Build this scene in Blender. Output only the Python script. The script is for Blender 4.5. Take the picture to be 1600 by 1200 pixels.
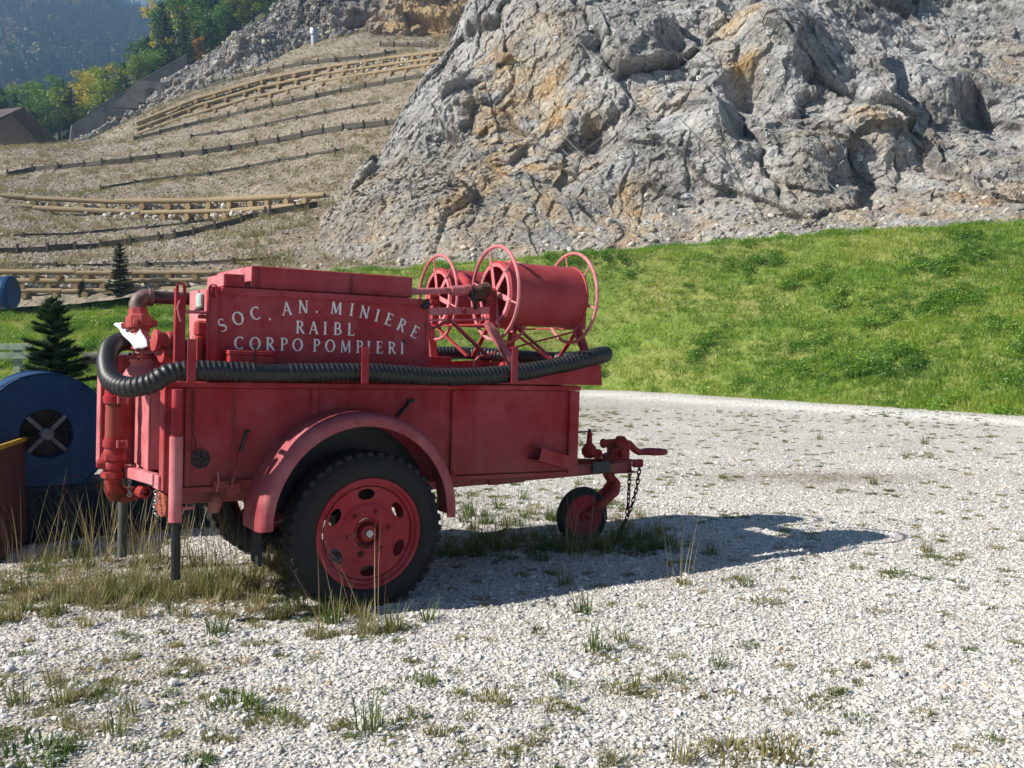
import bpy, math, random
import numpy as np
from mathutils import Vector, Matrix, Euler
from mathutils.bvhtree import BVHTree
from mathutils.geometry import tessellate_polygon

for o in list(bpy.data.objects): bpy.data.objects.remove(o)
random.seed(7); RNG = np.random.RandomState(11)
SC = bpy.context.scene
COL = SC.collection
R = math.radians

# ------------------------------------------------------------------ camera, sky, sun, exposure
F = 1550.0; PIT = math.atan(75 / 1550.0); H = 1.5          # focal length in photo pixels, downward pitch, eye height
cam = bpy.data.cameras.new('camera'); camo = bpy.data.objects.new('camera', cam); COL.objects.link(camo)
cam.sensor_width = 36; cam.lens = 36 * F / 1600; cam.clip_start = 0.05; cam.clip_end = 6000
camo.location = (0, 0, H); camo.rotation_euler = (math.pi / 2 - PIT, 0, 0)
SC.camera = camo
SUN_DIR = Vector((-1.22, -0.36, 1.0)).normalized()          # towards the sun
world = bpy.data.worlds.new('World'); SC.world = world; world.use_nodes = True
wn = world.node_tree.nodes; wl = world.node_tree.links
sky = wn.new('ShaderNodeTexSky'); sky.sky_type = 'NISHITA'; sky.sun_disc = False
sky.sun_elevation = math.asin(SUN_DIR.z); sky.sun_rotation = math.atan2(SUN_DIR.x, SUN_DIR.y)
sky.altitude = 2000; sky.air_density = 0.75; sky.dust_density = 0.15
bg = wn['Background']; bg.inputs['Strength'].default_value = 0.05
wl.new(sky.outputs[0], bg.inputs['Color'])
sl = bpy.data.lights.new('sun', 'SUN'); sl.energy = 5.0; sl.angle = R(0.53); sl.color = (1.0, 0.95, 0.87)
so = bpy.data.objects.new('sun', sl); COL.objects.link(so); so.location = (-30, -10, 40)
so.rotation_euler = (-SUN_DIR).to_track_quat('-Z', 'Y').to_euler()
vs = SC.view_settings; vs.view_transform = 'Standard'; vs.look = 'None'; vs.gamma = 1; vs.use_curve_mapping = False
vs.exposure = 1.05
SC.render.engine = 'CYCLES'; SC.cycles.use_denoising = True; SC.cycles.use_adaptive_sampling = True; SC.cycles.adaptive_threshold = 0.03
SC.cycles.max_bounces = 5; SC.cycles.diffuse_bounces = 3; SC.cycles.glossy_bounces = 2; SC.cycles.transmission_bounces = 3; SC.cycles.volume_bounces = 0; SC.cycles.transparent_max_bounces = 8

# ------------------------------------------------------------------ from the photograph's pixels to places
def ray(px, py):
    a = PIT; cx, cy = (px - 800) / F, (600 - py) / F
    return Vector((cx, cy * math.sin(a) + math.cos(a), cy * math.cos(a) - math.sin(a)))
def atY(px, py, Y):
    d = ray(px, py); return Vector((0, 0, H)) + d * (Y / d.y)
def ground(px, py, z=0.0):
    d = ray(px, py); return Vector((0, 0, H)) + d * ((z - H) / d.z)
def pick(bvh, px, py):
    d = ray(px, py).normalized(); h = bvh.ray_cast(Vector((0, 0, H)), d)
    return h[0], h[1]

# ------------------------------------------------------------------ mesh building
class MB:
    def __init__(s): s.v = []; s.f = []
    def add(s, vs, fs):
        n = len(s.v); s.v.extend([tuple(p) for p in vs]); s.f.extend([tuple(i + n for i in f) for f in fs]); return s
    def box(s, a, b, bev=0.0, M=None):
        x0, y0, z0 = a; x1, y1, z1 = b
        if bev <= 0:
            vs = [(x, y, z) for x in (x0, x1) for y in (y0, y1) for z in (z0, z1)]
            fs = [(0, 1, 3, 2), (4, 6, 7, 5), (0, 4, 5, 1), (2, 3, 7, 6), (0, 2, 6, 4), (1, 5, 7, 3)]
        else:
            bev = min(bev, abs(x1 - x0) * .45, abs(y1 - y0) * .45, abs(z1 - z0) * .45)
            c = [(x0 + x1) / 2, (y0 + y1) / 2, (z0 + z1) / 2]; h = [abs(x1 - x0) / 2, abs(y1 - y0) / 2, abs(z1 - z0) / 2]
            vs = []; ix = {}
            for sx in (-1, 1):
                for sy in (-1, 1):
                    for sz in (-1, 1):
                        for k in range(3):
                            p = [sx * (h[0] - bev), sy * (h[1] - bev), sz * (h[2] - bev)]
                            p[k] = (sx, sy, sz)[k] * h[k]
                            ix[(sx, sy, sz, k)] = len(vs); vs.append((c[0] + p[0], c[1] + p[1], c[2] + p[2]))
            fs = []
            for k in range(3):
                i, j = [(1, 2), (2, 0), (0, 1)][k]
                for sg in (-1, 1):
                    q = []
                    for (a_, b_) in ((-1, -1), (1, -1), (1, 1), (-1, 1)):
                        t = [0, 0, 0]; t[k] = sg; t[i] = a_; t[j] = b_; q.append(ix[(t[0], t[1], t[2], k)])
                    fs.append(tuple(q if sg > 0 else q[::-1]))
            for k in range(3):
                i, j = [(1, 2), (2, 0), (0, 1)][k]
                for a_ in (-1, 1):
                    for b_ in (-1, 1):
                        t0 = [0, 0, 0]; t1 = [0, 0, 0]; t0[k] = -1; t1[k] = 1; t0[i] = t1[i] = a_; t0[j] = t1[j] = b_
                        q = (ix[(*t0, i)], ix[(*t1, i)], ix[(*t1, j)], ix[(*t0, j)])
                        fs.append(q if a_ * b_ < 0 else q[::-1])
            for sx in (-1, 1):
                for sy in (-1, 1):
                    for sz in (-1, 1):
                        q = tuple(ix[(sx, sy, sz, k)] for k in range(3))
                        fs.append(q if sx * sy * sz > 0 else q[::-1])
        if M is not None: vs = [M @ Vector(p) for p in vs]
        return s.add(vs, fs)
    def bar(s, p0, p1, w, h, bev=0.0, up=(0, 0, 1)):
        p0 = Vector(p0); p1 = Vector(p1); d = p1 - p0; L = d.length; x = d.normalized(); u = Vector(up)
        y = u.cross(x)
        if y.length < 1e-4: y = Vector((0, 1, 0)).cross(x)
        y.normalize(); z = x.cross(y)
        M = Matrix((x, y, z)).transposed().to_4x4(); M.translation = p0
        return s.box((0, -w / 2, -h / 2), (L, w / 2, h / 2), bev, M)
    def cyl(s, p0, p1, r0, r1=None, n=16, caps=True):
        r1 = r0 if r1 is None else r1
        return s.tube([p0, p1], [r0, r1], n, caps)
    def tube(s, path, r, n=10, caps=True, closed=False, sq=None):
        P = [Vector(p) for p in path]; m = len(P)
        rr = r if isinstance(r, (list, tuple, np.ndarray)) else [r] * m
        T = []
        for i in range(m):
            a = P[(i - 1) % m] if (closed or i > 0) else P[i]; b = P[(i + 1) % m] if (closed or i < m - 1) else P[i]
            T.append((b - a).normalized())
        N = T[0].orthogonal().normalized(); vs = []; fs = []
        for i in range(m):
            N = (N - T[i] * N.dot(T[i]))
            N = N.normalized() if N.length > 1e-6 else T[i].orthogonal().normalized()
            B = T[i].cross(N)
            for k in range(n):
                a = 2 * math.pi * k / n
                vs.append(P[i] + (N * math.cos(a) + B * math.sin(a)) * rr[i])
        for i in range(m if closed else m - 1):
            j = (i + 1) % m
            for k in range(n):
                k2 = (k + 1) % n
                fs.append((i * n + k, i * n + k2, j * n + k2, j * n + k))
        if caps and not closed:
            fs.append(tuple(range(n - 1, -1, -1))); fs.append(tuple((m - 1) * n + k for k in range(n)))
        return s.add(vs, fs)
    def ring(s, c, nrm, Rr, r, n=48, m=8):
        c = Vector(c); nz = Vector(nrm).normalized(); x = nz.orthogonal().normalized(); y = nz.cross(x)
        return s.tube([c + (x * math.cos(2 * math.pi * i / n) + y * math.sin(2 * math.pi * i / n)) * Rr for i in range(n)], r, m, False, True)
    def lathe(s, prof, c, axis, n=32, caps=False):
        # prof: (radius, height along axis)
        c = Vector(c); z = Vector(axis).normalized(); x = z.orthogonal().normalized(); y = z.cross(x); m = len(prof)
        vs = []; fs = []
        for (r, h) in prof:
            for k in range(n):
                a = 2 * math.pi * k / n; vs.append(c + z * h + (x * math.cos(a) + y * math.sin(a)) * r)
        for i in range(m - 1):
            for k in range(n):
                k2 = (k + 1) % n; fs.append((i * n + k, i * n + k2, (i + 1) * n + k2, (i + 1) * n + k))
        if caps: fs.append(tuple(range(n - 1, -1, -1))); fs.append(tuple((m - 1) * n + k for k in range(n)))
        return s.add(vs, fs)
    def plate(s, outer, holes, th, M=None, zf=None):
        # flat plate in local xy with holes, thickness th along z
        loops = [outer] + list(holes); vl = [[Vector((p[0], p[1], 0)) for p in l] for l in loops]
        tris = tessellate_polygon(vl); pts = [p for l in vl for p in l]; n = len(pts)
        zz = [zf(p.x, p.y) if zf else 0.0 for p in pts]
        vs = [Vector((p.x, p.y, zz[i])) for i, p in enumerate(pts)] + [Vector((p.x, p.y, zz[i] + th)) for i, p in enumerate(pts)]
        fs = []
        for t in tris:
            a, b, c = [pts[i] for i in t]
            if (b - a).cross(c - a).z < 0: t = t[::-1]
            fs.append((t[2], t[1], t[0])); fs.append((t[0] + n, t[1] + n, t[2] + n))
        o = 0
        for l in vl:
            k = len(l)
            for i in range(k): j = (i + 1) % k; fs.append((o + i, o + j, o + j + n, o + i + n))
            o += k
        if M is not None: vs = [M @ v for v in vs]
        return s.add(vs, fs)
    def build(s, name, m, parent=None, smooth=35, loc=None):
        me = bpy.data.meshes.new(name); me.from_pydata(s.v, [], s.f); me.update()
        if m is not None: me.materials.append(m)
        if smooth:
            me.polygons.foreach_set('use_smooth', [True] * len(me.polygons)); me.set_sharp_from_angle(angle=R(smooth))
        import bmesh as _b
        bm = _b.new(); bm.from_mesh(me); _b.ops.recalc_face_normals(bm, faces=bm.faces); bm.to_mesh(me); bm.free()
        return link(name, me, parent, loc)
def link(name, me, parent=None, loc=None):
    o = bpy.data.objects.new(name, me); COL.objects.link(o)
    if parent is not None: o.parent = parent
    if loc is not None: o.location = loc
    return o
def tag(o, label=None, cat=None, group=None, kind=None):
    if label: o['label'] = label
    if cat: o['category'] = cat
    if group: o['group'] = group
    if kind: o['kind'] = kind
    return o
def empty(name, loc=(0, 0, 0), rot=(0, 0, 0)):
    o = bpy.data.objects.new(name, None); COL.objects.link(o); o.location = loc; o.rotation_euler = rot; o.empty_display_size = .2
    return o
def np_mesh(name, V, Fq, m, attrs=None, smooth=True):
    me = bpy.data.meshes.new(name); V = np.asarray(V, np.float32); Fq = np.asarray(Fq, np.int32); k = Fq.shape[1]
    me.vertices.add(len(V)); me.vertices.foreach_set('co', V.ravel())
    me.loops.add(Fq.size); me.loops.foreach_set('vertex_index', Fq.ravel())
    me.polygons.add(len(Fq)); me.polygons.foreach_set('loop_start', np.arange(0, Fq.size, k, dtype=np.int32))
    me.polygons.foreach_set('use_smooth', np.full(len(Fq), smooth))
    me.update(calc_edges=True); me.validate()
    if m is not None: me.materials.append(m)
    for n_, a in (attrs or {}).items():
        if a.ndim == 2:
            at = me.attributes.new(n_, 'FLOAT_COLOR', 'POINT'); at.data.foreach_set('color', np.c_[a, np.ones(len(a))].astype(np.float32).ravel())
        else:
            at = me.attributes.new(n_, 'FLOAT', 'POINT'); at.data.foreach_set('value', a.astype(np.float32))
    return me
def grid_faces(nr, nc):
    i = np.arange(nr * nc).reshape(nr, nc)
    return np.stack([i[:-1, :-1], i[:-1, 1:], i[1:, 1:], i[1:, :-1]], -1).reshape(-1, 4)

# ------------------------------------------------------------------ noise (numpy)
_perm = np.random.RandomState(3).permutation(256); _perm = np.r_[_perm, _perm, _perm]
_grad = np.random.RandomState(4).normal(size=(256, 3)); _grad /= np.linalg.norm(_grad, axis=1)[:, None]
def perlin(p):
    i = np.floor(p).astype(int); f = p - i; i &= 255; u = f * f * f * (f * (f * 6 - 15) + 10); out = 0
    for dx in (0, 1):
        wx = u[:, 0] if dx else 1 - u[:, 0]
        for dy in (0, 1):
            wy = u[:, 1] if dy else 1 - u[:, 1]
            for dz in (0, 1):
                wz = u[:, 2] if dz else 1 - u[:, 2]
                h = _perm[_perm[_perm[(i[:, 0] + dx) & 255] + ((i[:, 1] + dy) & 255)] + ((i[:, 2] + dz) & 255)]
                g = _grad[h]; out = out + wx * wy * wz * (g[:, 0] * (f[:, 0] - dx) + g[:, 1] * (f[:, 1] - dy) + g[:, 2] * (f[:, 2] - dz))
    return out * 1.6
def fbm(p, o=4, ridged=False):
    s = 0; a = 1.0; t = 0
    for k in range(o):
        n = perlin(p * 2 ** k + 17.3 * k); n = 1 - 2 * np.abs(n) if ridged else n
        s = s + a * n; t += a; a *= .5
    return s / t
def _hash(c, k):
    h = (c[:, 0] * 73856093) ^ (c[:, 1] * 19349663) ^ (c[:, 2] * 83492791) ^ (k * 2654435761)
    h = (h ^ (h >> 13)) * 1274126177; h = h ^ (h >> 16)
    return (h & 0xffff) / 65535.0
def facet(p, scale, seed, tilt=.8):
    # broken blocks: each cell a tilted plane; returns (height, edge distance)
    q = p / scale; c0 = np.floor(q).astype(np.int64); n = len(p)
    b1 = np.full(n, 1e9); b2 = np.full(n, 1e9); hh = np.zeros(n)
    for dx in (-1, 0, 1):
        for dy in (-1, 0, 1):
            for dz in (-1, 0, 1):
                c = c0 + np.array([dx, dy, dz]); j = np.stack([_hash(c, seed + k) for k in (1, 2, 3)], 1)
                d = q - (c + j); dd = (d * d).sum(1); g = np.stack([_hash(c, seed + k) for k in (4, 5, 6)], 1) * 2 - 1
                h = _hash(c, seed + 7) * 2 - 1 + tilt * (g * d).sum(1)
                m = dd < b1; b2 = np.where(m, b1, np.minimum(b2, dd)); hh = np.where(m, h, hh); b1 = np.where(m, dd, b1)
    return hh, np.sqrt(b2) - np.sqrt(b1)

# ------------------------------------------------------------------ materials
def mat(name):
    m = bpy.data.materials.new(name); m.use_nodes = True; nt = m.node_tree
    return m, nt.nodes, nt.links, nt.nodes['Principled BSDF']
def nz(nodes, links, scale, detail=4, rough=.55, vec=None, coord='Object'):
    t = nodes.new('ShaderNodeTexNoise'); t.inputs['Scale'].default_value = scale; t.inputs['Detail'].default_value = detail; t.inputs['Roughness'].default_value = rough
    if vec is None:
        c = nodes.new('ShaderNodeTexCoord'); vec = c.outputs[coord]
    links.new(vec, t.inputs['Vector']); return t
def ramp(nodes, links, fac, stops):
    r = nodes.new('ShaderNodeValToRGB'); e = r.color_ramp.elements
    while len(e) < len(stops): e.new(.5)
    for i, (p, c) in enumerate(stops):
        e[i].position = p; e[i].color = (*c, 1) if len(c) == 3 else c
    links.new(fac, r.inputs[0]); return r
def mixc(nodes, links, fac, a, b, mode='MIX'):
    m = nodes.new('ShaderNodeMix'); m.data_type = 'RGBA'; m.blend_type = mode
    for k, v in ((0, fac), (6, a), (7, b)):
        if hasattr(v, 'links'): links.new(v, m.inputs[k])
        else: m.inputs[k].default_value = v if k == 0 else (*v, 1)
    return m.outputs[2]
def bump(nodes, links, h, strength, dist, prev=None):
    b = nodes.new('ShaderNodeBump'); b.inputs['Strength'].default_value = strength; b.inputs['Distance'].default_value = dist
    links.new(h, b.inputs['Height'])
    if prev is not None: links.new(prev, b.inputs['Normal'])
    return b.outputs[0]
def m_paint(name, base, chalk, rust=0.0, rough=.42, s=1.0, mud=False):
    m, n, l, p = mat(name)
    a = nz(n, l, 1.9 * s, 7, .68); f = ramp(n, l, a.outputs[0], [(.36, (0, 0, 0)), (.66, (1, 1, 1))])
    c = mixc(n, l, f.outputs[0], base, chalk)
    a2 = nz(n, l, 5.5 * s, 6, .7); f2 = ramp(n, l, a2.outputs[0], [(.46, (0, 0, 0)), (.70, (.6, .6, .6))]); c = mixc(n, l, f2.outputs[0], c, tuple(x * .62 for x in base))
    a3 = nz(n, l, 17 * s, 6, .75); f3 = ramp(n, l, a3.outputs[0], [(.66, (0, 0, 0)), (.70, (1, 1, 1))]); c = mixc(n, l, f3.outputs[0], c, (.10, .035, .025))
    g = nz(n, l, 38 * s, 3, .7); gf = ramp(n, l, g.outputs[0], [(.62, (0, 0, 0)), (.78, (.55, .55, .55))])
    c = mixc(n, l, gf.outputs[0], c, tuple(x * .45 for x in base))
    # run-off streaks
    tc = n.new('ShaderNodeTexCoord'); mp = n.new('ShaderNodeMapping'); mp.inputs['Scale'].default_value = (22 * s, 22 * s, 1.2 * s); l.new(tc.outputs['Object'], mp.inputs[0])
    st = nz(n, l, 1.0, 3, .6, mp.outputs[0]); sf = ramp(n, l, st.outputs[0], [(.5, (0, 0, 0)), (.75, (.35, .35, .35))])
    c = mixc(n, l, sf.outputs[0], c, chalk)
    if rust > 0:
        r_ = nz(n, l, 7 * s, 6, .7); rf = ramp(n, l, r_.outputs[0], [(.62 - .12 * rust, (0, 0, 0)), (.68 - .1 * rust, (1, 1, 1))])
        rr = nz(n, l, 40, 3); rc = ramp(n, l, rr.outputs[0], [(.3, (.035, .014, .008)), (.7, (.16, .06, .025))])
        c = mixc(n, l, rf.outputs[0], c, rc.outputs[0])
    if mud:   # road dust on the lower panels, rust weeping from the seams
        sx = n.new('ShaderNodeSeparateXYZ'); l.new(tc.outputs['Object'], sx.inputs[0]); mr = n.new('ShaderNodeMapRange'); mr.inputs['From Min'].default_value = 1.02; mr.inputs['From Max'].default_value = .62; l.new(sx.outputs['Z'], mr.inputs['Value'])
        d1 = nz(n, l, 4.5, 6, .7); dr = ramp(n, l, d1.outputs[0], [(.34, (.05, .05, .05)), (.66, (.75, .75, .75))]); mm = n.new('ShaderNodeMath'); mm.operation = 'MULTIPLY'; l.new(mr.outputs[0], mm.inputs[0]); l.new(dr.outputs[0], mm.inputs[1])
        c = mixc(n, l, mm.outputs[0], c, (.20, .105, .085))
        mp2 = n.new('ShaderNodeMapping'); mp2.inputs['Scale'].default_value = (9, 9, .8); l.new(tc.outputs['Object'], mp2.inputs[0]); d2 = nz(n, l, 1.0, 5, .7, mp2.outputs[0]); r2 = ramp(n, l, d2.outputs[0], [(.60, (0, 0, 0)), (.74, (.8, .8, .8))]); c = mixc(n, l, r2.outputs[0], c, (.085, .022, .02))
    p.inputs['Specular IOR Level'].default_value = .14; l.new(c, p.inputs['Base Color'])
    rg = ramp(n, l, a.outputs[0], [(.3, (rough - .08,) * 3), (.7, (rough + .16,) * 3)]); l.new(rg.outputs[0], p.inputs['Roughness'])
    l.new(bump(n, l, g.outputs[0], .12, .002), p.inputs['Normal'])
    return m
def m_plain(name, c, rough=.6, metal=0.0, var=.25, s=20, bmp=.15, bd=.003, c2=None):
    m, n, l, p = mat(name)
    a = nz(n, l, s, 5, .6); c2 = c2 or tuple(x * (1 - var * 2) for x in c)
    r = ramp(n, l, a.outputs[0], [(.32, c2), (.68, tuple(min(1, x * (1 + var * .5)) for x in c))])
    l.new(r.outputs[0], p.inputs['Base Color']); p.inputs['Roughness'].default_value = rough; p.inputs['Metallic'].default_value = metal
    if bmp: l.new(bump(n, l, a.outputs[0], bmp, bd), p.inputs['Normal'])
    return m
def m_leaf(name, stops, trans=.35, use_obj=False, attr='tint'):
    m, n, l, p = mat(name); out = n['Material Output']; n.remove(p)
    if use_obj:
        oi = n.new('ShaderNodeObjectInfo'); nn = nz(n, l, 1.1, 2); rr = ramp(n, l, nn.outputs[0], [(.3, (.55, .6, .6)), (.7, (1.25, 1.2, 1.0))])
        c = mixc(n, l, 1.0, oi.outputs['Color'], rr.outputs[0], 'MULTIPLY')
    else:
        at = n.new('ShaderNodeAttribute'); at.attribute_type = 'INSTANCER'; at.attribute_name = attr
        c = ramp(n, l, at.outputs['Fac'], stops).outputs[0]
    d = n.new('ShaderNodeBsdfDiffuse'); t = n.new('ShaderNodeBsdfTranslucent'); mx = n.new('ShaderNodeMixShader'); mx.inputs[0].default_value = trans
    l.new(c, d.inputs['Color']); l.new(c, t.inputs['Color']); l.new(d.outputs[0], mx.inputs[1]); l.new(t.outputs[0], mx.inputs[2])
    g = n.new('ShaderNodeBsdfGlossy'); g.inputs['Roughness'].default_value = .5; g.inputs['Color'].default_value = (1, 1, 1, 1); m2 = n.new('ShaderNodeMixShader'); m2.inputs[0].default_value = .03
    l.new(mx.outputs[0], m2.inputs[1]); l.new(g.outputs[0], m2.inputs[2]); l.new(m2.outputs[0], out.inputs['Surface'])
    return m

RED = m_paint('red_paint', (.31, .012, .019), (.40, .082, .092), 0.0, .52, 1.0, True)
REDR = m_paint('red_paint_rusty', (.28, .016, .018), (.40, .09, .08), .45, .5)
SUNPINK = m_paint('sunlit_red_paint', (.46, .11, .12), (.58, .25, .26), 0.05, .42)  # red lightened to pink for sun-facing parts: sunlight put into the colour
RUST = m_plain('rusty_iron', (.10, .045, .03), .75, .3, .3, 30, .4)
RUBBER = m_plain('tyre_rubber', (.0085, .008, .0075), .75, 0, .3, 14, .2, .004)
HOSE = m_plain('hose_rubber', (.013, .013, .013), .46, 0, .25, 30, .25, .002)
WHITEP = m_plain('white_lettering', (.86, .85, .83), .6, 0, .12, 60, .05)
BLACK = m_plain('black_iron', (.014, .014, .015), .5, .2, .3, 25, .2)
STEEL = m_plain('galvanised_steel', (.45, .46, .46), .4, .8, .15, 12, .05)
BLUE = m_paint('blue_paint', (.009, .04, .115), (.022, .075, .17), .12, .4, .8)
YELLOW = m_plain('yellow_paint', (.55, .34, .03), .55, 0, .2, 30, .1)
SHEET = m_plain('white_sheet', (.60, .61, .62), .7, 0, .12, 8, .4, .01)
LOG = m_plain('barked_log', (.34, .265, .15), .85, 0, .28, 9, .5, .02, (.17, .115, .055))
LOGEND = m_plain('log_end', (.33, .22, .10), .85, 0, .25, 20, .3, .01)
PLANK = m_plain('weathered_plank', (.085, .07, .048), .85, 0, .3, 12, .4, .01)
CONC = m_plain('old_concrete', (.22, .205, .18), .9, 0, .22, .7, .3, .05)
PLASTER = m_plain('house_plaster', (.26, .205, .14), .9, 0, .12, 1.2, .1)
ROOFT = m_plain('roof_sheet', (.10, .075, .06), .8, 0, .25, 3, .2)
BARK = m_plain('tree_bark', (.09, .07, .05), .9, 0, .3, 6, .4, .03)
GREENW = m_plain('pale_green_paint', (.22, .30, .20), .7, 0, .2, 15, .2)
CARD = m_plain('pale_glass', (.45, .58, .52), .3, 0, .12, 40, .05)
# ------------------------------------------------------------------ terrain helpers
def catmull(P, n):
    # P (k,...) -> n samples, uniform in index
    k = len(P); t = np.linspace(0, k - 1, n); i = np.clip(t.astype(int), 0, k - 2); f = (t - i).reshape(-1, *([1] * (P.ndim - 1)))
    a = P[np.clip(i - 1, 0, k - 1)]; b = P[i]; c = P[i + 1]; d = P[np.clip(i + 2, 0, k - 1)]
    return .5 * (2 * b + (c - a) * f + (2 * a - 5 * b + 4 * c - d) * f ** 2 + (3 * b - a - 3 * c + d) * f ** 3)
def net(rows):
    return np.array([[list(atY(*p)) for p in r] for r in rows])
def pxloft(curves, pxs, counts):
    W = []
    for c in curves:
        x = [p[0] for p in c]; py = np.interp(pxs, x, [p[1] for p in c]); D = np.interp(pxs, x, [p[2] for p in c])
        ker = np.hanning(23); ker /= ker.sum(); pad = 11
        py = np.convolve(np.pad(py, pad, 'edge'), ker, 'valid'); D = np.convolve(np.pad(D, pad, 'edge'), ker, 'valid')
        W.append(np.array([list(atY(a, b, d)) for a, b, d in zip(pxs, py, D)]))
    rows = []
    for i in range(len(W) - 1):
        for t in np.arange(counts[i]) / counts[i]: rows.append(W[i] * (1 - t) + W[i + 1] * t)
    rows.append(W[-1]); return np.array(rows)
def m_terrain(name, fine, fstr, fd, big=None, rough=.95, s2=None):
    m, n, l, p = mat(name); at = n.new('ShaderNodeAttribute'); at.attribute_name = 'Col'
    tc = n.new('ShaderNodeTexCoord'); a = nz(n, l, fine, 6, .65, tc.outputs['Object'])
    r = ramp(n, l, a.outputs[0], [(.28, (.5, .5, .5)), (.5, (.95, .95, .95)), (.75, (1.35, 1.33, 1.28))])
    c = mixc(n, l, 1.0, at.outputs['Color'], r.outputs[0], 'MULTIPLY')
    l.new(c, p.inputs['Base Color']); p.inputs['Roughness'].default_value = rough
    nrm = bump(n, l, a.outputs[0], fstr, fd)
    if s2:
        v = n.new('ShaderNodeTexVoronoi'); v.inputs['Scale'].default_value = s2; v.feature = 'F1'; l.new(tc.outputs['Object'], v.inputs['Vector'])
        nrm = bump(n, l, v.outputs['Distance'], .5, .6 / s2, nrm)
    l.new(nrm, p.inputs['Normal']); return m
def struct(name, V, nr, nc, m, col, smooth=True):
    me = np_mesh(name, V, grid_faces(nr, nc), m, {'Col': col}, smooth); o = link(name, me); o['kind'] = 'structure'
    bvh = BVHTree.FromPolygons([Vector(v) for v in V.tolist()], grid_faces(nr, nc).tolist())
    return o, bvh
def lerp(a, b, t): t = np.clip(t, 0, 1)[:, None]; return np.asarray(a) * (1 - t) + np.asarray(b) * t
def sstep(x, a, b): t = np.clip((x - a) / (b - a), 0, 1); return t * t * (3 - 2 * t)

# ------------------------------------------------------------------ gravel ground (one sheet to the horizon)
def axis(near, far, dn, k):
    a = list(np.arange(-near, near + dn, dn)); s = dn
    while a[-1] < far: s *= k; a.append(a[-1] + s)
    return a
gx = axis(9, 700, .09, 1.25); gx = [-x for x in gx[::-1] if x > 9.1] + gx
gy = [-90, -60, -30, -15, -8, 0, 1.5] + [2.4 + .07 * i for i in range(170)]
st_ = .07
while gy[-1] < 1150: st_ *= 1.14; gy.append(gy[-1] + st_)
GX, GY = np.meshgrid(gx, gy); GP = np.c_[GX.ravel(), GY.ravel(), np.zeros(GX.size)]
nearw = np.exp(-(np.maximum(np.abs(GP[:, 0]), np.abs(GP[:, 1] - 8)) / 22) ** 4)
GP[:, 2] = (.028 * fbm(GP / 1.4, 4) + .03 * fbm(GP / 6 + 5, 2)) * nearw
def dirt_mask(P):
    # earthy, weedy part of the yard: left and under the trailer, thinning to the right
    a = fbm(np.c_[P[:, 0] / 1.1, P[:, 1] / 1.1, P[:, 0] * 0 + 3.3], 4); b = fbm(np.c_[P[:, 0] / 4, P[:, 1] / 4, P[:, 0] * 0 + 9.1], 2)
    left = sstep(-P[:, 0] + .12 * P[:, 1], -.8, 2.8)
    return np.clip(.13 + .36 * left + 1.1 * a * (.4 + .6 * left) + .5 * b * left, 0, 1)
dm = dirt_mask(GP)
gcol = lerp((.56, .535, .49), (.25, .215, .14), dm * .95)
_fp = sorted([(ground(a, b).x, ground(a, b).y) for a, b in [(-300, 636), (0, 630), (300, 622), (700, 614), (920, 611), (1250, 632), (1600, 655), (2000, 690), (2600, 765)]]); _dy = np.interp(GP[:, 0], [q[0] for q in _fp], [q[1] for q in _fp]) - GP[:, 1]
_bp = ground(1290, 745); _q = ((GP[:, 0] - _bp.x) / 1.1) ** 2 + ((GP[:, 1] - _bp.y) / .55) ** 2; gcol = lerp(gcol, (.27, .225, .165), np.exp(-_q) * (.85 + .8 * fbm(GP / .35, 3)))               # bare earth patch
gcol = lerp(gcol, (.82, .80, .76), np.exp(-((_dy - 1.3) / 1.3) ** 2) * .95)                    # clean new gravel along the foot of the bank
m, n, l, p = mat('white_gravel'); at = n.new('ShaderNodeAttribute'); at.attribute_name = 'Col'; tc = n.new('ShaderNodeTexCoord')
v1 = n.new('ShaderNodeTexVoronoi'); v1.inputs['Scale'].default_value = 55; l.new(tc.outputs['Object'], v1.inputs['Vector'])
v2 = n.new('ShaderNodeTexVoronoi'); v2.inputs['Scale'].default_value = 17; l.new(tc.outputs['Object'], v2.inputs['Vector'])
hs = n.new('ShaderNodeSeparateColor'); l.new(v1.outputs['Color'], hs.inputs[0])
tone = ramp(n, l, hs.outputs[0], [(.0, (.62, .63, .66)), (.35, (.92, .91, .89)), (1, (1.22, 1.2, 1.16))])
c = mixc(n, l, 1.0, at.outputs['Color'], tone.outputs[0], 'MULTIPLY')
nn = nz(n, l, 9, 5, .65, tc.outputs['Object']); t2 = ramp(n, l, nn.outputs[0], [(.3, (.72, .72, .72)), (.62, (1.08, 1.08, 1.08))]); c = mixc(n, l, 1.0, c, t2.outputs[0], 'MULTIPLY')
l.new(c, p.inputs['Base Color']); p.inputs['Roughness'].default_value = .95
nb = bump(n, l, v2.outputs['Distance'], .6, .03); l.new(bump(n, l, v1.outputs['Distance'], .9, .012, nb), p.inputs['Normal'])
GRAVEL = m
ground_o, GBVH = struct('gravel_ground', GP, len(gy), len(gx), GRAVEL, gcol)

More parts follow.
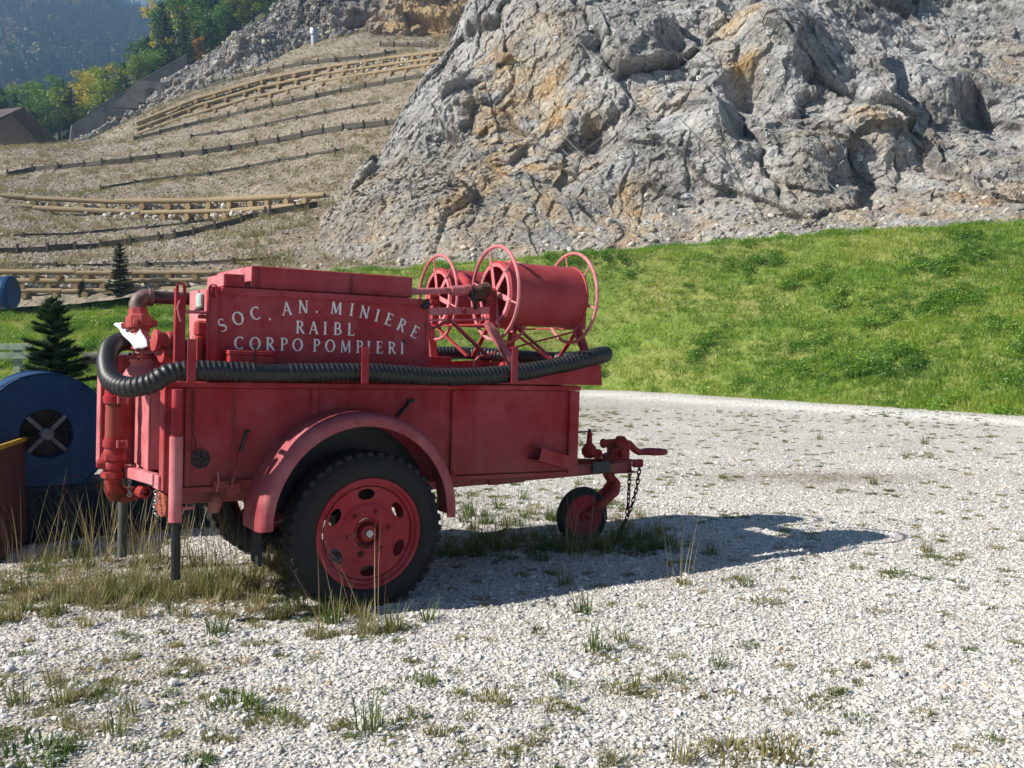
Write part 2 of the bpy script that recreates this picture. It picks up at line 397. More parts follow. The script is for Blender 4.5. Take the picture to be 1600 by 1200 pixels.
# ------------------------------------------------------------------ grass bank
foot = [(-700, 640), (-300, 636), (0, 630), (300, 622), (700, 614), (920, 611), (1250, 632), (1600, 655), (2000, 690), (2600, 765)]
foot = [(a, b, ground(a, b, -.05).y) for a, b in foot]
btop = [(-700, 530, 33), (-300, 505, 33), (0, 489, 33), (170, 467, 33), (340, 453, 32.6), (520, 428, 32), (750, 411, 31), (920, 400, 30), (1200, 372, 29.5), (1600, 350, 26.5), (2000, 340, 24), (2600, 340, 20)]
bback = [(a, b + 6, d + 2.5) for a, b, d in btop]
pxs = np.linspace(-700, 2600, 420)
B = pxloft([foot, btop, bback], pxs, [70, 12])
tt = np.r_[np.arange(70) / 70, np.ones(13)][:, None]
nr, nc = B.shape[:2]
lin = B[:, :, 2].copy(); prof = (tt ** 1.25); hB = B[70, :, 2][None, :] + .05
B[:71, :, 2] = -.05 + hB * prof[:71]
BP = B.reshape(-1, 3); BP[:, 2] += (.10 * fbm(BP / 2.2, 4) + .12 * fbm(BP / 7 + 3, 2)) * np.clip(np.repeat(tt.ravel(), nc) * 6, 0, 1)
bn = fbm(BP / 1.7 + 8, 4); bcol = lerp((.11, .19, .02), (.26, .25, .07), .4 + .9 * bn)
BANKM = m_terrain('bank_soil_and_grass', 9, .6, .05)
bank_o, BBVH = struct('grass_bank', BP, nr, nc, BANKM, bcol)

# ------------------------------------------------------------------ terraced scree slope
TC = [
 [(-250, 490, 31.5), (0, 484, 32), (170, 470, 32), (340, 456, 32), (520, 431, 31.5), (640, 420, 32), (760, 410, 32.5)],
 [(-250, 462, 33.2), (0, 460, 33.2), (340, 446, 33.2), (520, 420, 33.2), (640, 408, 33.6), (760, 395, 34)],
 [(-250, 419, 34), (0, 421, 34), (170, 421, 34), (340, 419, 34), (520, 409, 34.6), (640, 395, 35), (760, 380, 35)],
 [(-250, 402, 39), (0, 396, 40), (180, 387, 41), (300, 370, 41.5), (420, 338, 42), (500, 324, 42.5), (640, 300, 43), (760, 290, 44)],
 [(-250, 328, 48), (0, 322, 49), (100, 338, 49.5), (300, 346, 48), (400, 340, 46), (500, 320, 43.5), (640, 285, 45), (760, 270, 46)],
 [(-250, 292, 49.5), (0, 298, 50.5), (100, 313, 51), (300, 316, 49.5), (400, 312, 47.5), (500, 302, 45), (640, 265, 46.5), (760, 250, 48)],
 [(-250, 285, 62), (0, 277, 62), (100, 265, 62), (300, 243, 61), (420, 225, 59), (520, 205, 57), (640, 188, 54), (760, 170, 53)],
 [(-250, 245, 67), (0, 240, 67), (60, 233, 68), (140, 231, 69), (210, 219, 71), (300, 200, 70), (400, 175, 68.5), (520, 150, 66), (690, 118, 61), (760, 105, 60)],
 [(-250, 240, 70), (0, 235, 71), (140, 228, 72), (215, 214, 73), (300, 192, 73), (400, 165, 72), (500, 140, 70), (690, 106, 64), (760, 94, 63)],
 [(-250, 237, 72), (0, 232, 73), (140, 224, 74), (215, 190, 74.5), (300, 153, 75), (400, 123, 74), (500, 103, 72), (690, 80, 66), (760, 69, 65)],
 [(-250, 236, 78), (0, 231, 80), (140, 221, 82), (215, 184, 84), (300, 143, 86), (400, 106, 86), (450, 83, 85), (500, 63, 84), (560, 53, 82), (640, 58, 80), (700, 60, 78), (760, 55, 76)],
 [(-250, 250, 84), (0, 245, 86), (140, 235, 88), (215, 200, 91), (300, 160, 93), (400, 125, 93), (500, 82, 92), (640, 75, 90), (760, 70, 88)],
]
tpx = np.linspace(-250, 760, 520); cnt = [5, 12, 16, 34, 12, 40, 22, 8, 14, 16, 12]
S = pxloft(TC, tpx, cnt); nr, nc = S.shape[:2]; SP = S.reshape(-1, 3)
SP = SP + np.array([-.3, -.5, .8]) * (.10 * fbm(SP / .9, 4) + .22 * fbm(SP / 5 + 2, 3))[:, None]
sn = fbm(SP / 2.5 + 1.7, 4); sn2 = fbm(SP * np.array([1, 1, 6]) / 5 + 4, 4); sf = perlin(SP / .28)
tcol = lerp((.31, .262, .195), (.195, .15, .095), .45 + 1.1 * sn + .4 * sn2); tcol = tcol * (1 + .28 * sf)[:, None]
TERR = m_terrain('scree_of_terraces', 3.2, .9, .12, s2=4.5)
terr_o, TBVH = struct('terraced_slope', SP, nr, nc, TERR, tcol)

# ------------------------------------------------------------------ rock cliff
RN = net([
 [(520, 452, 40), (470, 452, 33.5), (640, 424, 32.6), (820, 416, 31.4), (1000, 404, 30.4), (1200, 384, 29.9), (1350, 374, 29), (1500, 366, 27.8), (1650, 360, 26.6), (1950, 352, 24.6)],
 [(560, 345, 50), (500, 352, 40), (640, 330, 36), (820, 325, 34.5), (1000, 320, 33.5), (1200, 315, 32.5), (1350, 310, 32), (1500, 300, 31.5), (1650, 295, 31), (1950, 280, 29)],
 [(620, 250, 58), (565, 262, 45), (680, 245, 40), (830, 240, 37), (1000, 235, 36), (1200, 235, 35), (1350, 235, 35), (1500, 230, 35.5), (1650, 225, 35), (1950, 210, 33)],
 [(690, 160, 64), (635, 165, 50), (740, 150, 43), (850, 150, 39.5), (1000, 150, 39), (1200, 150, 38), (1350, 150, 39), (1500, 150, 40), (1650, 140, 39.5), (1950, 130, 37)],
 [(750, 60, 68), (708, 62, 54), (770, 50, 46), (870, 55, 43), (1000, 60, 42.5), (1200, 55, 41), (1350, 60, 43.5), (1500, 60, 45), (1650, 50, 44), (1950, 40, 41)],
 [(800, -50, 72), (750, -50, 57), (800, -55, 50), (890, -50, 47), (1000, -50, 47), (1200, -50, 45), (1350, -50, 48), (1500, -40, 51), (1650, -50, 50), (1950, -60, 46)],
 [(830, -210, 78), (790, -210, 64), (830, -210, 58), (900, -210, 55), (1000, -210, 55), (1200, -210, 53), (1350, -210, 56), (1500, -210, 59), (1650, -210, 57), (1950, -210, 53)],
])
NRr, NCr = 500, 860
RS = catmull(catmull(RN, NRr).transpose(1, 0, 2), NCr).transpose(1, 0, 2); P0 = RS.reshape(-1, 3)
out = np.array([-.10, -.93, .34])
amp = sstep(P0[:, 2], 4.0, 7.5) * .75 + .25
# bedding: rotate so that the blocks stretch along steep diagonals
ca, sa = math.cos(.30), math.sin(.30)
Q = np.c_[P0[:, 0] * ca + P0[:, 2] * sa, P0[:, 1], (-P0[:, 0] * sa + P0[:, 2] * ca)]
cn0 = fbm(P0 / 2.2 + 77, 2)
wq = np.stack([fbm(P0 / 3 + 40 * k, 3) for k in range(3)], 1)
Qw = Q + 1.1 * wq
d = 1.2 * fbm(Qw / 6.5, 3) + .30 * fbm(Qw / 2.6 + 3, 3)
h1, e1 = facet(Qw * np.array([1, .45, .62]), 3.4, 10, .9); h2, e2 = facet((Q + .5 * wq) * np.array([1, .45, .6]), 1.35, 50, 1.0); h3, e3 = facet((Q + .2 * wq) * np.array([1, .6, .9]), .5, 90, 1.1)
h4, e4 = facet(Q + .1 * wq, .22, 120, 1.2)
d += .62 * h1 * sstep(e1, -.06, .08) + .19 * h2 * sstep(e2, -.1, .08) + .085 * h3 + .03 * h4 + .03 * fbm(P0 / .5 + 9, 4)
d -= .18 * (1 - sstep(e1, 0, .10)) + .06 * (1 - sstep(e2, 0, .09)) * sstep(cn0, -.1, .2)
d += .10 * fbm(P0 / .45, 4)
def near(px, py, D, r, ex=1.0):
    c = np.array(atY(px, py, D)); q = (P0 - c) / np.array([r, r * 1.6, r * ex]); return np.exp(-(q * q).sum(1))
smooth_b = 0
for (px, py, D, r, a, ex) in [(1110, 200, 36, 1.25, 1.5, 1.3), (1215, 60, 40, 1.9, 1.7, 1.3), (1170, 150, 38, .8, -1.6, 2.4), (830, 130, 40, 1.5, -1.3, 2.0), (1380, 195, 36, 1.8, 1.5, .8), (1340, 275, 33, 2.2, -.7, .5),
        (1540, 140, 39, .9, -2.2, 1.2), (1480, 120, 40, 1.6, 1.3, 1.0), (900, 90, 42, 1.6, 1.2, 1.3), (1000, 60, 42, 1.8, .9, 1.0), (700, 160, 44, 1.6, 1.0, 1.4), (1000, 250, 35, 1.6, .8, 1.1), (1150, 215, 36, .6, -1.3, 2.0),
        (930, 190, 37, .8, -1.2, 1.5), (1060, 85, 41, .7, -1.4, 1.3), (1260, 250, 34, 1.2, .8, 1.0), (880, 300, 34, 1.1, .9, 1), (640, 330, 36, 1.3, .8, .8)]:
    g = near(px, py, D, r, ex); d += a * 1.1 * g
tal = np.clip(1.5 * near(560, 380, 36, 4.5, .8) + 1.2 * near(640, 400, 33.5, 3.5, .7) + .9 * near(540, 320, 41, 3.5, .8), 0, 1)                  # loose talus where cliff and terraces meet
d = d * (1 - .4 * tal) + tal * (.12 * fbm(P0 / .5, 4) + .06 * h4)
RP = P0 + out * (d * amp)[:, None]
# talus at the foot is loose and flatter
cn = fbm(Qw / 3.5 + 7, 4); cf = fbm(P0 / .6 + 2, 3)
rc = lerp((.50, .495, .48), (.30, .295, .28), .5 + 1.5 * cn); rc = lerp(rc, (.17, .158, .135), 1.5 * np.clip(fbm(Qw / 2.6 + 60, 4) - .06, 0, 1)); rc = rc * (1 + .45 * cf + .22 * perlin(P0 / .2))[:, None]
warm = 0
for (px, py, D, r, ex, w) in [(815, 120, 41, 2.0, 2.2, 1.2), (850, 210, 38, 1.9, 1.3, 1.1), (800, 270, 37, 2.2, 1.0, .8), (1145, 40, 41, .9, 1.4, 1.1), (1158, 110, 39, .7, 1.6, 1.3), (1040, 155, 38, 1.0, .8, .7), (1000, 330, 33, 1.4, .7, .6), (760, 100, 45, 1.6, 1.8, .6),
                          (1370, 190, 36, 1.8, .7, .5), (1480, 300, 31, 4.5, .55, .8), (660, 370, 34, 4.5, .6, .7), (960, 300, 34, .7, 1, .7), (1560, 90, 43, 1.6, 1.6, .6), (570, 300, 42, 2.4, .8, .5), (980, 370, 31.5, 4, .4, .5)]:
    warm = warm + w * near(px, py, D, r, ex)
wv = fbm(Qw / np.array([1.2, 1.2, 3.0]) + 21, 4)
wf = np.clip((warm * 1.3 + .07) * (.5 + 1.5 * wv) + .25 * np.clip(wv - .25, 0, 1), 0, 1)
orange = lerp((.50, .44, .34), (.46, .30, .14), .4 + 1.5 * fbm(P0 / 1.1 + 31, 3))
rc = rc * (1 - wf)[:, None] + orange * wf[:, None]
rc = rc * (1 - .35 * (1 - sstep(e1, 0, .06)) * (1 - tal))[:, None]; tc_ = lerp((.36, .31, .24), (.25, .205, .145), .5 + 1.3 * fbm(P0 / 1.2 + 4, 4)); rc = rc * (1 - .45 * tal)[:, None] + tc_ * (.45 * tal)[:, None]                       # darker along the cracks
ROCKM = m_terrain('limestone', 7, 1.0, .14)
_n, _l = ROCKM.node_tree.nodes, ROCKM.node_tree.links; _p = _n['Principled BSDF']
_tc = _n.new('ShaderNodeTexCoord'); _w = nz(_n, _l, .9, 4, .6, _tc.outputs['Object']); _va = _n.new('ShaderNodeVectorMath'); _va.operation = 'MULTIPLY_ADD'; _l.new(_w.outputs['Color'], _va.inputs[0]); _va.inputs[1].default_value = (2.6, 2.6, 2.6); _l.new(_tc.outputs['Object'], _va.inputs[2])
_c0 = _p.inputs['Base Color'].links[0].from_socket; _n0 = _p.inputs['Normal'].links[0].from_socket
for _sc, _wd, _st in ((.45, .02, .5), (1.3, .02, .22)):
    _v = _n.new('ShaderNodeTexVoronoi'); _v.feature = 'DISTANCE_TO_EDGE'; _v.inputs['Scale'].default_value = _sc; _l.new(_va.outputs[0], _v.inputs['Vector'])
    _r = ramp(_n, _l, _v.outputs['Distance'], [(0, (1 - _st,) * 3), (_wd, (1, 1, 1))]); _c0 = mixc(_n, _l, 1.0, _c0, _r.outputs[0], 'MULTIPLY'); _n0 = bump(_n, _l, _r.outputs[0], .6, .12, _n0)
_f = nz(_n, _l, 30, 3, .7, _tc.outputs['Object']); _r = ramp(_n, _l, _f.outputs[0], [(.3, (.62, .62, .62)), (.55, (1, 1, 1)), (.75, (1.35, 1.35, 1.33))]); _c0 = mixc(_n, _l, 1.0, _c0, _r.outputs[0], 'MULTIPLY')
_l.new(_c0, _p.inputs['Base Color']); _l.new(_n0, _p.inputs['Normal'])
n_, l_ = ROCKM.node_tree.nodes, ROCKM.node_tree.links
rock_o, RBVH = struct('rock_cliff', RP, NRr, NCr, ROCKM, rc, False)

# ------------------------------------------------------------------ pale scree ridge behind the crest, with outcrops
VN = net([
 [(60, 262, 88), (165, 235, 90), (290, 190, 92), (400, 140, 93), (470, 105, 93), (540, 90, 93), (620, 85, 92), (700, 85, 92), (800, 85, 92), (900, 85, 92)],
 [(80, 246, 94), (165, 213, 96), (290, 145, 98), (400, 88, 99), (470, 55, 99), (540, 45, 97), (620, 40, 95), (700, 35, 94), (800, 30, 94), (900, 30, 94)],
 [(95, 236, 99), (165, 202, 102), (290, 125, 104), (400, 60, 106), (460, 15, 106), (540, 0, 102), (620, 0, 99), (700, -10, 98), (800, -20, 98), (900, -20, 98)],
 [(105, 229, 104), (165, 196, 107), (290, 110, 110), (400, 40, 112), (450, -5, 113), (540, -60, 110), (620, -70, 106), (700, -80, 104), (800, -90, 104), (900, -90, 104)],
 [(110, 240, 110), (170, 215, 113), (300, 130, 116), (410, 60, 118), (460, 5, 120), (550, -140, 122), (630, -150, 118), (700, -160, 116), (800, -160, 116), (900, -160, 116)],
])
NRv, NCv = 150, 300
VS_ = catmull(catmull(VN, NRv).transpose(1, 0, 2), NCv).transpose(1, 0, 2); V0 = VS_.reshape(-1, 3)
rk = sstep(V0[:, 0], -28, -20); hv, ev = facet(V0, 3.2, 130, 1.1); hv2, ev2 = facet(V0, 1.2, 160, 1.2)
dv = (.4 + .8 * rk) * (.8 * hv + .35 * hv2 + .8 * fbm(V0 / 4, 3)) + .3 * fbm(V0 / .8, 4) + .12 * facet(V0, .7, 190, 1.2)[0] - rk * .5 * (1 - sstep(ev, 0, .1))
def nearv(px, py, D, r): c = np.array(atY(px, py, D)); q = (V0 - c) / r; return np.exp(-(q * q).sum(1))
dv += 2.6 * nearv(395, 78, 100, 3.0) + 1.2 * nearv(330, 110, 100, 3) - 1.5 * nearv(470, 20, 104, 3)
VP = V0 + np.array([-.2, -.75, .6]) * dv[:, None]
vc = lerp((.34, .335, .33), (.21, .20, .19), .5 + fbm(V0 / 3, 4)); og = np.clip(nearv(665, 30, 96, 6) * 1.6 * (.8 + fbm(V0 / 1.5, 3)) + nearv(230, 160, 97, 2.5) * .6, 0, 1)
vc = vc * (1 - og)[:, None] + np.array([.46, .32, .16]) * og[:, None]; vc *= (1 - .5 * nearv(500, 0, 104, 6))[:, None]
ridge_o, VBVH = struct('scree_ridge', VP, NRv, NCv, ROCKM, vc, False)

# ------------------------------------------------------------------ forest floor, mountains
FP = net([
 [(-500, 275, 102), (-200, 265, 102), (0, 255, 104), (110, 240, 108), (200, 200, 112), (300, 125, 116), (400, 60, 119), (480, -10, 122)],
 [(-500, 220, 130), (-200, 215, 130), (0, 205, 130), (110, 180, 132), (200, 140, 134), (300, 60, 136), (400, -10, 138), (480, -80, 140)],
 [(-500, 190, 165), (-200, 180, 165), (0, 170, 165), (110, 140, 165), (200, 95, 165), (300, 0, 165), (400, -70, 165), (480, -150, 165)],
 [(-500, 210, 200), (-200, 200, 200), (0, 190, 200), (110, 160, 200), (200, 115, 200), (300, 20, 200), (400, -50, 200), (480, -130, 200)],
])
FS = catmull(catmull(FP, 40).transpose(1, 0, 2), 60).transpose(1, 0, 2).reshape(-1, 3); FS[:, 2] += .8 * fbm(FS / 12, 3)
FLOORM = m_terrain('forest_floor', 2, .5, .2)
_, FBVH = struct('forest_hill', FS, 40, 60, FLOORM, np.tile([.05, .055, .025], (len(FS), 1)) * (1 + .5 * fbm(FS / 3, 3))[:, None])
MA = net([
 [(-900, 330, 290), (-400, 300, 290), (0, 262, 300), (150, 235, 310), (300, 190, 330), (450, 150, 350), (700, 120, 370)],
 [(-900, 140, 430), (-400, 130, 430), (0, 125, 430), (150, 120, 450), (300, 125, 470), (450, 120, 490), (700, 110, 500)],
 [(-900, 10, 570), (-400, 10, 570), (0, 10, 580), (120, 15, 590), (175, 35, 610), (260, 58, 630), (700, 90, 650)],
 [(-900, -70, 690), (-400, -70, 690), (-50, -70, 700), (90, -60, 700), (175, 12, 710), (260, 52, 720), (700, 85, 720)],
 [(-900, -40, 800), (-400, -40, 800), (-50, -40, 800), (90, -30, 800), (175, 30, 800), (260, 75, 800), (700, 100, 800)],
])
MS = catmull(catmull(MA, 90).transpose(1, 0, 2), 110).transpose(1, 0, 2).reshape(-1, 3)
MS[:, 2] += 9 * fbm(MS / 70, 4) + 3 * fbm(MS / 25 + 3, 3, True)
MTM = m_terrain('mountain_ground', .06, .4, 3)
_, MBVH = struct('mountain', MS, 90, 110, MTM, np.tile([.05, .06, .028], (len(MS), 1)))
M2 = net([
 [(-700, 300, 860), (0, 280, 860), (250, 260, 860), (500, 240, 860), (900, 240, 860)],
 [(-700, 60, 960), (0, 90, 960), (250, 90, 960), (500, 60, 960), (900, 60, 960)],
 [(-700, -60, 1050), (0, -60, 1050), (250, -60, 1050), (500, -50, 1050), (900, -40, 1050)],
 [(-700, -40, 1150), (0, -40, 1150), (250, -40, 1150), (500, -30, 1150), (900, -20, 1150)],
])
MS2 = catmull(catmull(M2, 70).transpose(1, 0, 2), 110).transpose(1, 0, 2).reshape(-1, 3); MS2[:, 2] += 18 * fbm(MS2 / 140, 4, True) + 5 * fbm(MS2 / 25, 3)
struct('mountain', MS2, 70, 110, MTM, lerp((.035, .05, .03), (.16, .16, .16), 1.5 * fbm(MS2 / 130, 4)))
# ------------------------------------------------------------------ scattering (uncountable stuff): points with attributes, instanced by geometry nodes
def scatter(name, protos, pts, rot, scl, idx, tint, label, cat):
    me = bpy.data.meshes.new(name); pts = np.asarray(pts, np.float32); n = len(pts)
    me.vertices.add(n); me.vertices.foreach_set('co', pts.ravel())
    a = me.attributes.new('rot', 'FLOAT_VECTOR', 'POINT'); a.data.foreach_set('vector', np.asarray(rot, np.float32).ravel())
    scl = np.asarray(scl, np.float32); scl = np.repeat(scl[:, None], 3, 1) if scl.ndim == 1 else scl
    a = me.attributes.new('scl', 'FLOAT_VECTOR', 'POINT'); a.data.foreach_set('vector', scl.ravel())
    a = me.attributes.new('idx', 'INT', 'POINT'); a.data.foreach_set('value', np.asarray(idx, np.int32))
    a = me.attributes.new('tint', 'FLOAT', 'POINT'); a.data.foreach_set('value', np.asarray(tint, np.float32))
    o = link(name, me); tag(o, label, cat, None, 'stuff')
    c = bpy.data.collections.new(name + '_pieces')
    for k, pm in enumerate(protos):
        q = bpy.data.objects.new('%s_piece_%02d' % (name, k), pm); c.objects.link(q)
    nt = bpy.data.node_groups.new(name, 'GeometryNodeTree'); N = nt.nodes; L = nt.links
    nt.interface.new_socket('Geometry', in_out='INPUT', socket_type='NodeSocketGeometry'); nt.interface.new_socket('Geometry', in_out='OUTPUT', socket_type='NodeSocketGeometry')
    gi = N.new('NodeGroupInput'); go = N.new('NodeGroupOutput'); ip = N.new('GeometryNodeInstanceOnPoints'); ci = N.new('GeometryNodeCollectionInfo')
    ci.inputs['Collection'].default_value = c; ci.inputs['Separate Children'].default_value = True; ci.inputs['Reset Children'].default_value = True
    def na(nm, t):
        q = N.new('GeometryNodeInputNamedAttribute'); q.data_type = t; q.inputs['Name'].default_value = nm; return q.outputs['Attribute']
    e2r = N.new('FunctionNodeEulerToRotation'); L.new(na('rot', 'FLOAT_VECTOR'), e2r.inputs[0])
    L.new(gi.outputs[0], ip.inputs['Points']); L.new(ci.outputs[0], ip.inputs['Instance']); ip.inputs['Pick Instance'].default_value = True
    L.new(na('idx', 'INT'), ip.inputs['Instance Index']); L.new(e2r.outputs[0], ip.inputs['Rotation']); L.new(na('scl', 'FLOAT_VECTOR'), ip.inputs['Scale'])
    L.new(ip.outputs[0], go.inputs[0])
    md = o.modifiers.new('scatter', 'NODES'); md.node_group = nt
    return o
def blade(V, Fc, base, az, lean, h, w, seg=3, curl=.6):
    d = np.array([math.cos(az), math.sin(az)]); s = np.array([-d[1], d[0]]); n = len(V); x = 0; z = 0; a = lean
    for k in range(seg + 1):
        t = k / seg; ww = w * (1 - t ** 1.5) * .5
        p = np.array([base[0] + d[0] * x, base[1] + d[1] * x, base[2] + z])
        if k < seg:
            V.append((p[0] - s[0] * ww, p[1] - s[1] * ww, p[2])); V.append((p[0] + s[0] * ww, p[1] + s[1] * ww, p[2]))
        else: V.append(tuple(p))
        x += math.sin(a) * h / seg; z += math.cos(a) * h / seg; a += curl / seg
    for k in range(seg - 1): Fc.append((n + 2 * k, n + 2 * k + 1, n + 2 * k + 3, n + 2 * k + 2))
    Fc.append((n + 2 * seg - 2, n + 2 * seg - 1, n + 2 * seg))
def clump(name, m, nb, rad, h, w, lean=.5, seg=3, rnd=None, curl=.7):
    rnd = rnd or random; V = []; Fc = []
    for _ in range(nb):
        a = rnd.uniform(0, 6.283); r = rad * math.sqrt(rnd.random()); b = (math.cos(a) * r, math.sin(a) * r, -.01)
        blade(V, Fc, b, a + rnd.gauss(0, .7), abs(rnd.gauss(0, lean)), h * rnd.uniform(.45, 1.15), w * rnd.uniform(.7, 1.3), seg, rnd.uniform(.1, curl * 1.5))
    me = bpy.data.meshes.new(name); me.from_pydata(V, [], Fc); me.materials.append(m); return me
def leafball(name, m, nl, rx, rz, size, z0=0.0, rnd=None):
    rnd = rnd or random; V = []; Fc = []
    for _ in range(nl):
        u = Vector((rnd.gauss(0, 1), rnd.gauss(0, 1), rnd.gauss(0, 1))).normalized() * (rnd.random() ** .4)
        c = Vector((u.x * rx, u.y * rx, z0 + rz + u.z * rz)); leafquad(V, Fc, c, size * rnd.uniform(.6, 1.4), rnd)
    me = bpy.data.meshes.new(name); me.from_pydata(V, [], Fc); me.materials.append(m); return me
def leafquad(V, Fc, c, s, rnd):
    x = Vector((rnd.gauss(0, 1), rnd.gauss(0, 1), rnd.gauss(0, .6))).normalized(); y = x.cross(Vector((rnd.gauss(0, 1), rnd.gauss(0, 1), rnd.gauss(0, 1)))).normalized(); n = len(V)
    V += [tuple(c - x * s), tuple(c + y * s * .55), tuple(c + x * s), tuple(c - y * s * .55)]; Fc.append((n, n + 1, n + 2, n + 3))
def pebble(name, m, seed, flat=.6, sub=1):
    import bmesh as _b
    bm = _b.new(); _b.ops.create_icosphere(bm, subdivisions=sub, radius=1.0); rr = np.random.RandomState(seed)
    sx, sy, sz = rr.uniform(.75, 1.25), rr.uniform(.6, 1.0), flat * rr.uniform(.7, 1.25)
    for v in bm.verts:
        k = rr.uniform(.75, 1.18) if sub == 1 else rr.uniform(.86, 1.12); v.co = Vector((v.co.x * sx, v.co.y * sy, v.co.z * sz)) * k
    me = bpy.data.meshes.new(name); bm.to_mesh(me); bm.free(); me.materials.append(m); return me
def snap(P, bvh):
    out = np.array(P, float)
    for i, p in enumerate(P):
        h = bvh.ray_cast(Vector((p[0], p[1], 3000)), Vector((0, 0, -1)))
        if h[0] is not None: out[i, 2] = h[0].z
        else: out[i, 2] = np.nan
    return out[~np.isnan(out[:, 2])]
def rnd_rot(n, tilt=.2): return np.c_[RNG.normal(0, tilt, n), RNG.normal(0, tilt, n), RNG.uniform(0, 6.283, n)]

def m_stone(name, stops):
    m, n, l, p = mat(name); at = n.new('ShaderNodeAttribute'); at.attribute_type = 'INSTANCER'; at.attribute_name = 'tint'
    r = ramp(n, l, at.outputs['Fac'], stops); a = nz(n, l, 2.5, 3); t = ramp(n, l, a.outputs[0], [(.3, (.8, .8, .8)), (.7, (1.1, 1.1, 1.1))])
    l.new(mixc(n, l, 1.0, r.outputs[0], t.outputs[0], 'MULTIPLY'), p.inputs['Base Color']); p.inputs['Roughness'].default_value = .9; return m
PEB = m_stone('gravel_stone', [(0, (.20, .20, .20)), (.2, (.38, .375, .36)), (.55, (.60, .58, .54)), (.84, (.74, .725, .69)), (.92, (.48, .40, .30)), (1, (.34, .25, .18))])
SCR = m_stone('scree_stone', [(0, (.17, .13, .09)), (.4, (.32, .275, .205)), (.8, (.46, .42, .345)), (1, (.58, .55, .48))])
GRASS = m_leaf('bank_grass', [(0, (.09, .21, .014)), (.3, (.19, .34, .025)), (.65, (.34, .42, .05)), (1, (.52, .46, .15))], .45)
TUFT = m_leaf('yard_grass', [(0, (.05, .11, .018)), (.4, (.115, .155, .03)), (.75, (.25, .22, .08)), (1, (.36, .29, .15))], .45)
FARL = m_leaf('far_tree_leaf', [(0, (.03, .06, .026)), (.45, (.06, .095, .03)), (.75, (.14, .13, .035)), (1, (.27, .16, .045))], .3)

# gravel stones
pm = [pebble('gravel_stone', PEB, s) for s in range(8)]
pts = []
for (y0, y1, dens) in ((2.2, 4.2, 6000), (4.2, 6.2, 4200), (6.2, 9, 2000), (9, 13, 700), (13, 20, 190), (20, 27, 60)):
    hw0, hw1 = y0 * .56 + .6, y1 * .56 + .6; nn_ = int(dens * (hw0 + hw1) * (y1 - y0)); y = RNG.uniform(y0, y1, nn_); x = RNG.uniform(-1, 1, nn_) * (y * .56 + .6); pts.append(np.c_[x, y, np.zeros(nn_)])
pts = np.vstack(pts); dmp = dirt_mask(pts); _q = ((pts[:, 0] - _bp.x) / 1.1) ** 2 + ((pts[:, 1] - _bp.y) / .55) ** 2; pts = pts[RNG.random(len(pts)) > np.maximum(dmp * .62, .85 * np.exp(-_q))]
gz = .028 * fbm(pts / 1.4, 4) + .03 * fbm(pts / 6 + 5, 2); nwt = np.exp(-(np.maximum(np.abs(pts[:, 0]), np.abs(pts[:, 1] - 8)) / 22) ** 4)
nP = len(pts); sz = np.clip(np.exp(RNG.normal(math.log(.0062), .46, nP)), .003, .024) * (1 + .012 * np.maximum(0, pts[:, 1] - 5) ** 1.2)
pts[:, 2] = gz * nwt + sz * .18
scatter('gravel', pm, pts, rnd_rot(nP, .35), sz, RNG.randint(0, 8, nP), RNG.random(nP) * .94 + .06 * (RNG.random(nP) > .9), 'loose white and grey gravel covering the yard', 'gravel')

# grass of the bank
cm = [clump('grass_clump', GRASS, 18, .14, .135, .014, .7, 2) for _ in range(4)] + [leafball('weed_clump', GRASS, 110, .17, .085, .02) for _ in range(3)]
u = RNG.uniform(-.62, .68, 62000); yy = RNG.uniform(15, 35, 62000); P = np.c_[u * yy, yy, np.zeros(62000)]; P = snap(P, BBVH)
foot_y = np.interp(P[:, 0], *zip(*sorted([(ground(a, b).x, ground(a, b).y) for a, b, c in foot]))); P = P[P[:, 1] > foot_y + .15 + .5 * fbm(P / .8, 2)]
gn = fbm(P / 2.3 + 8, 4); gw = fbm(P / 1.5 + 30, 3); nP = len(P)
weed = (gw > .12) & (RNG.random(nP) < .6 * np.clip((gw - .12) * 4, .15, 1))
ix = np.where(weed, RNG.randint(4, 7, nP), RNG.randint(0, 4, nP)); tn = np.clip(.38 + .7 * gn + RNG.normal(0, .16, nP) - .15 * weed, 0, 1)
scatter('bank_grass', cm, P, rnd_rot(nP, .2), RNG.uniform(.7, 1.45, nP) * np.where(weed, 1.05, 1), ix, tn, 'bright green grass and low weeds covering the bank', 'grass')

# weeds and tufts in the gravel yard
tm = [clump('short_tuft', TUFT, 240, .075, .040, .0065, .85, 2) for _ in range(3)] + [clump('grass_tuft', TUFT, 42, .06, .19, .007, .38, 3) for _ in range(3)] + [clump('dry_stalks', TUFT, 5, .09, .52, .005, .22, 4, None, .5) for _ in range(3)]
tp = []
def addt(P, kind, s, t):
    for q in P: tp.append((q[0], q[1], random.choice(kind), s * random.uniform(.7, 1.35), min(1, max(0, random.gauss(t, .2)))))
A = np.c_[RNG.uniform(-6, 9, 16000), 2.5 + 17.5 * RNG.random(16000) ** 1.3, np.zeros(16000)]; da = dirt_mask(A)
A1 = A[RNG.random(16000) < np.clip(da - .16, 0, 1) * 1.0]; addt(A1, [0, 0, 1, 2, 1, 2, 3], .7, .62)
A2 = A[RNG.random(16000) < .11]; addt(A2, [0, 1, 2], .58, .62)
def blob(px, py, sx, sy, n): c = ground(px, py); return np.c_[RNG.normal(c.x, sx, n), RNG.normal(c.y, sy, n)]
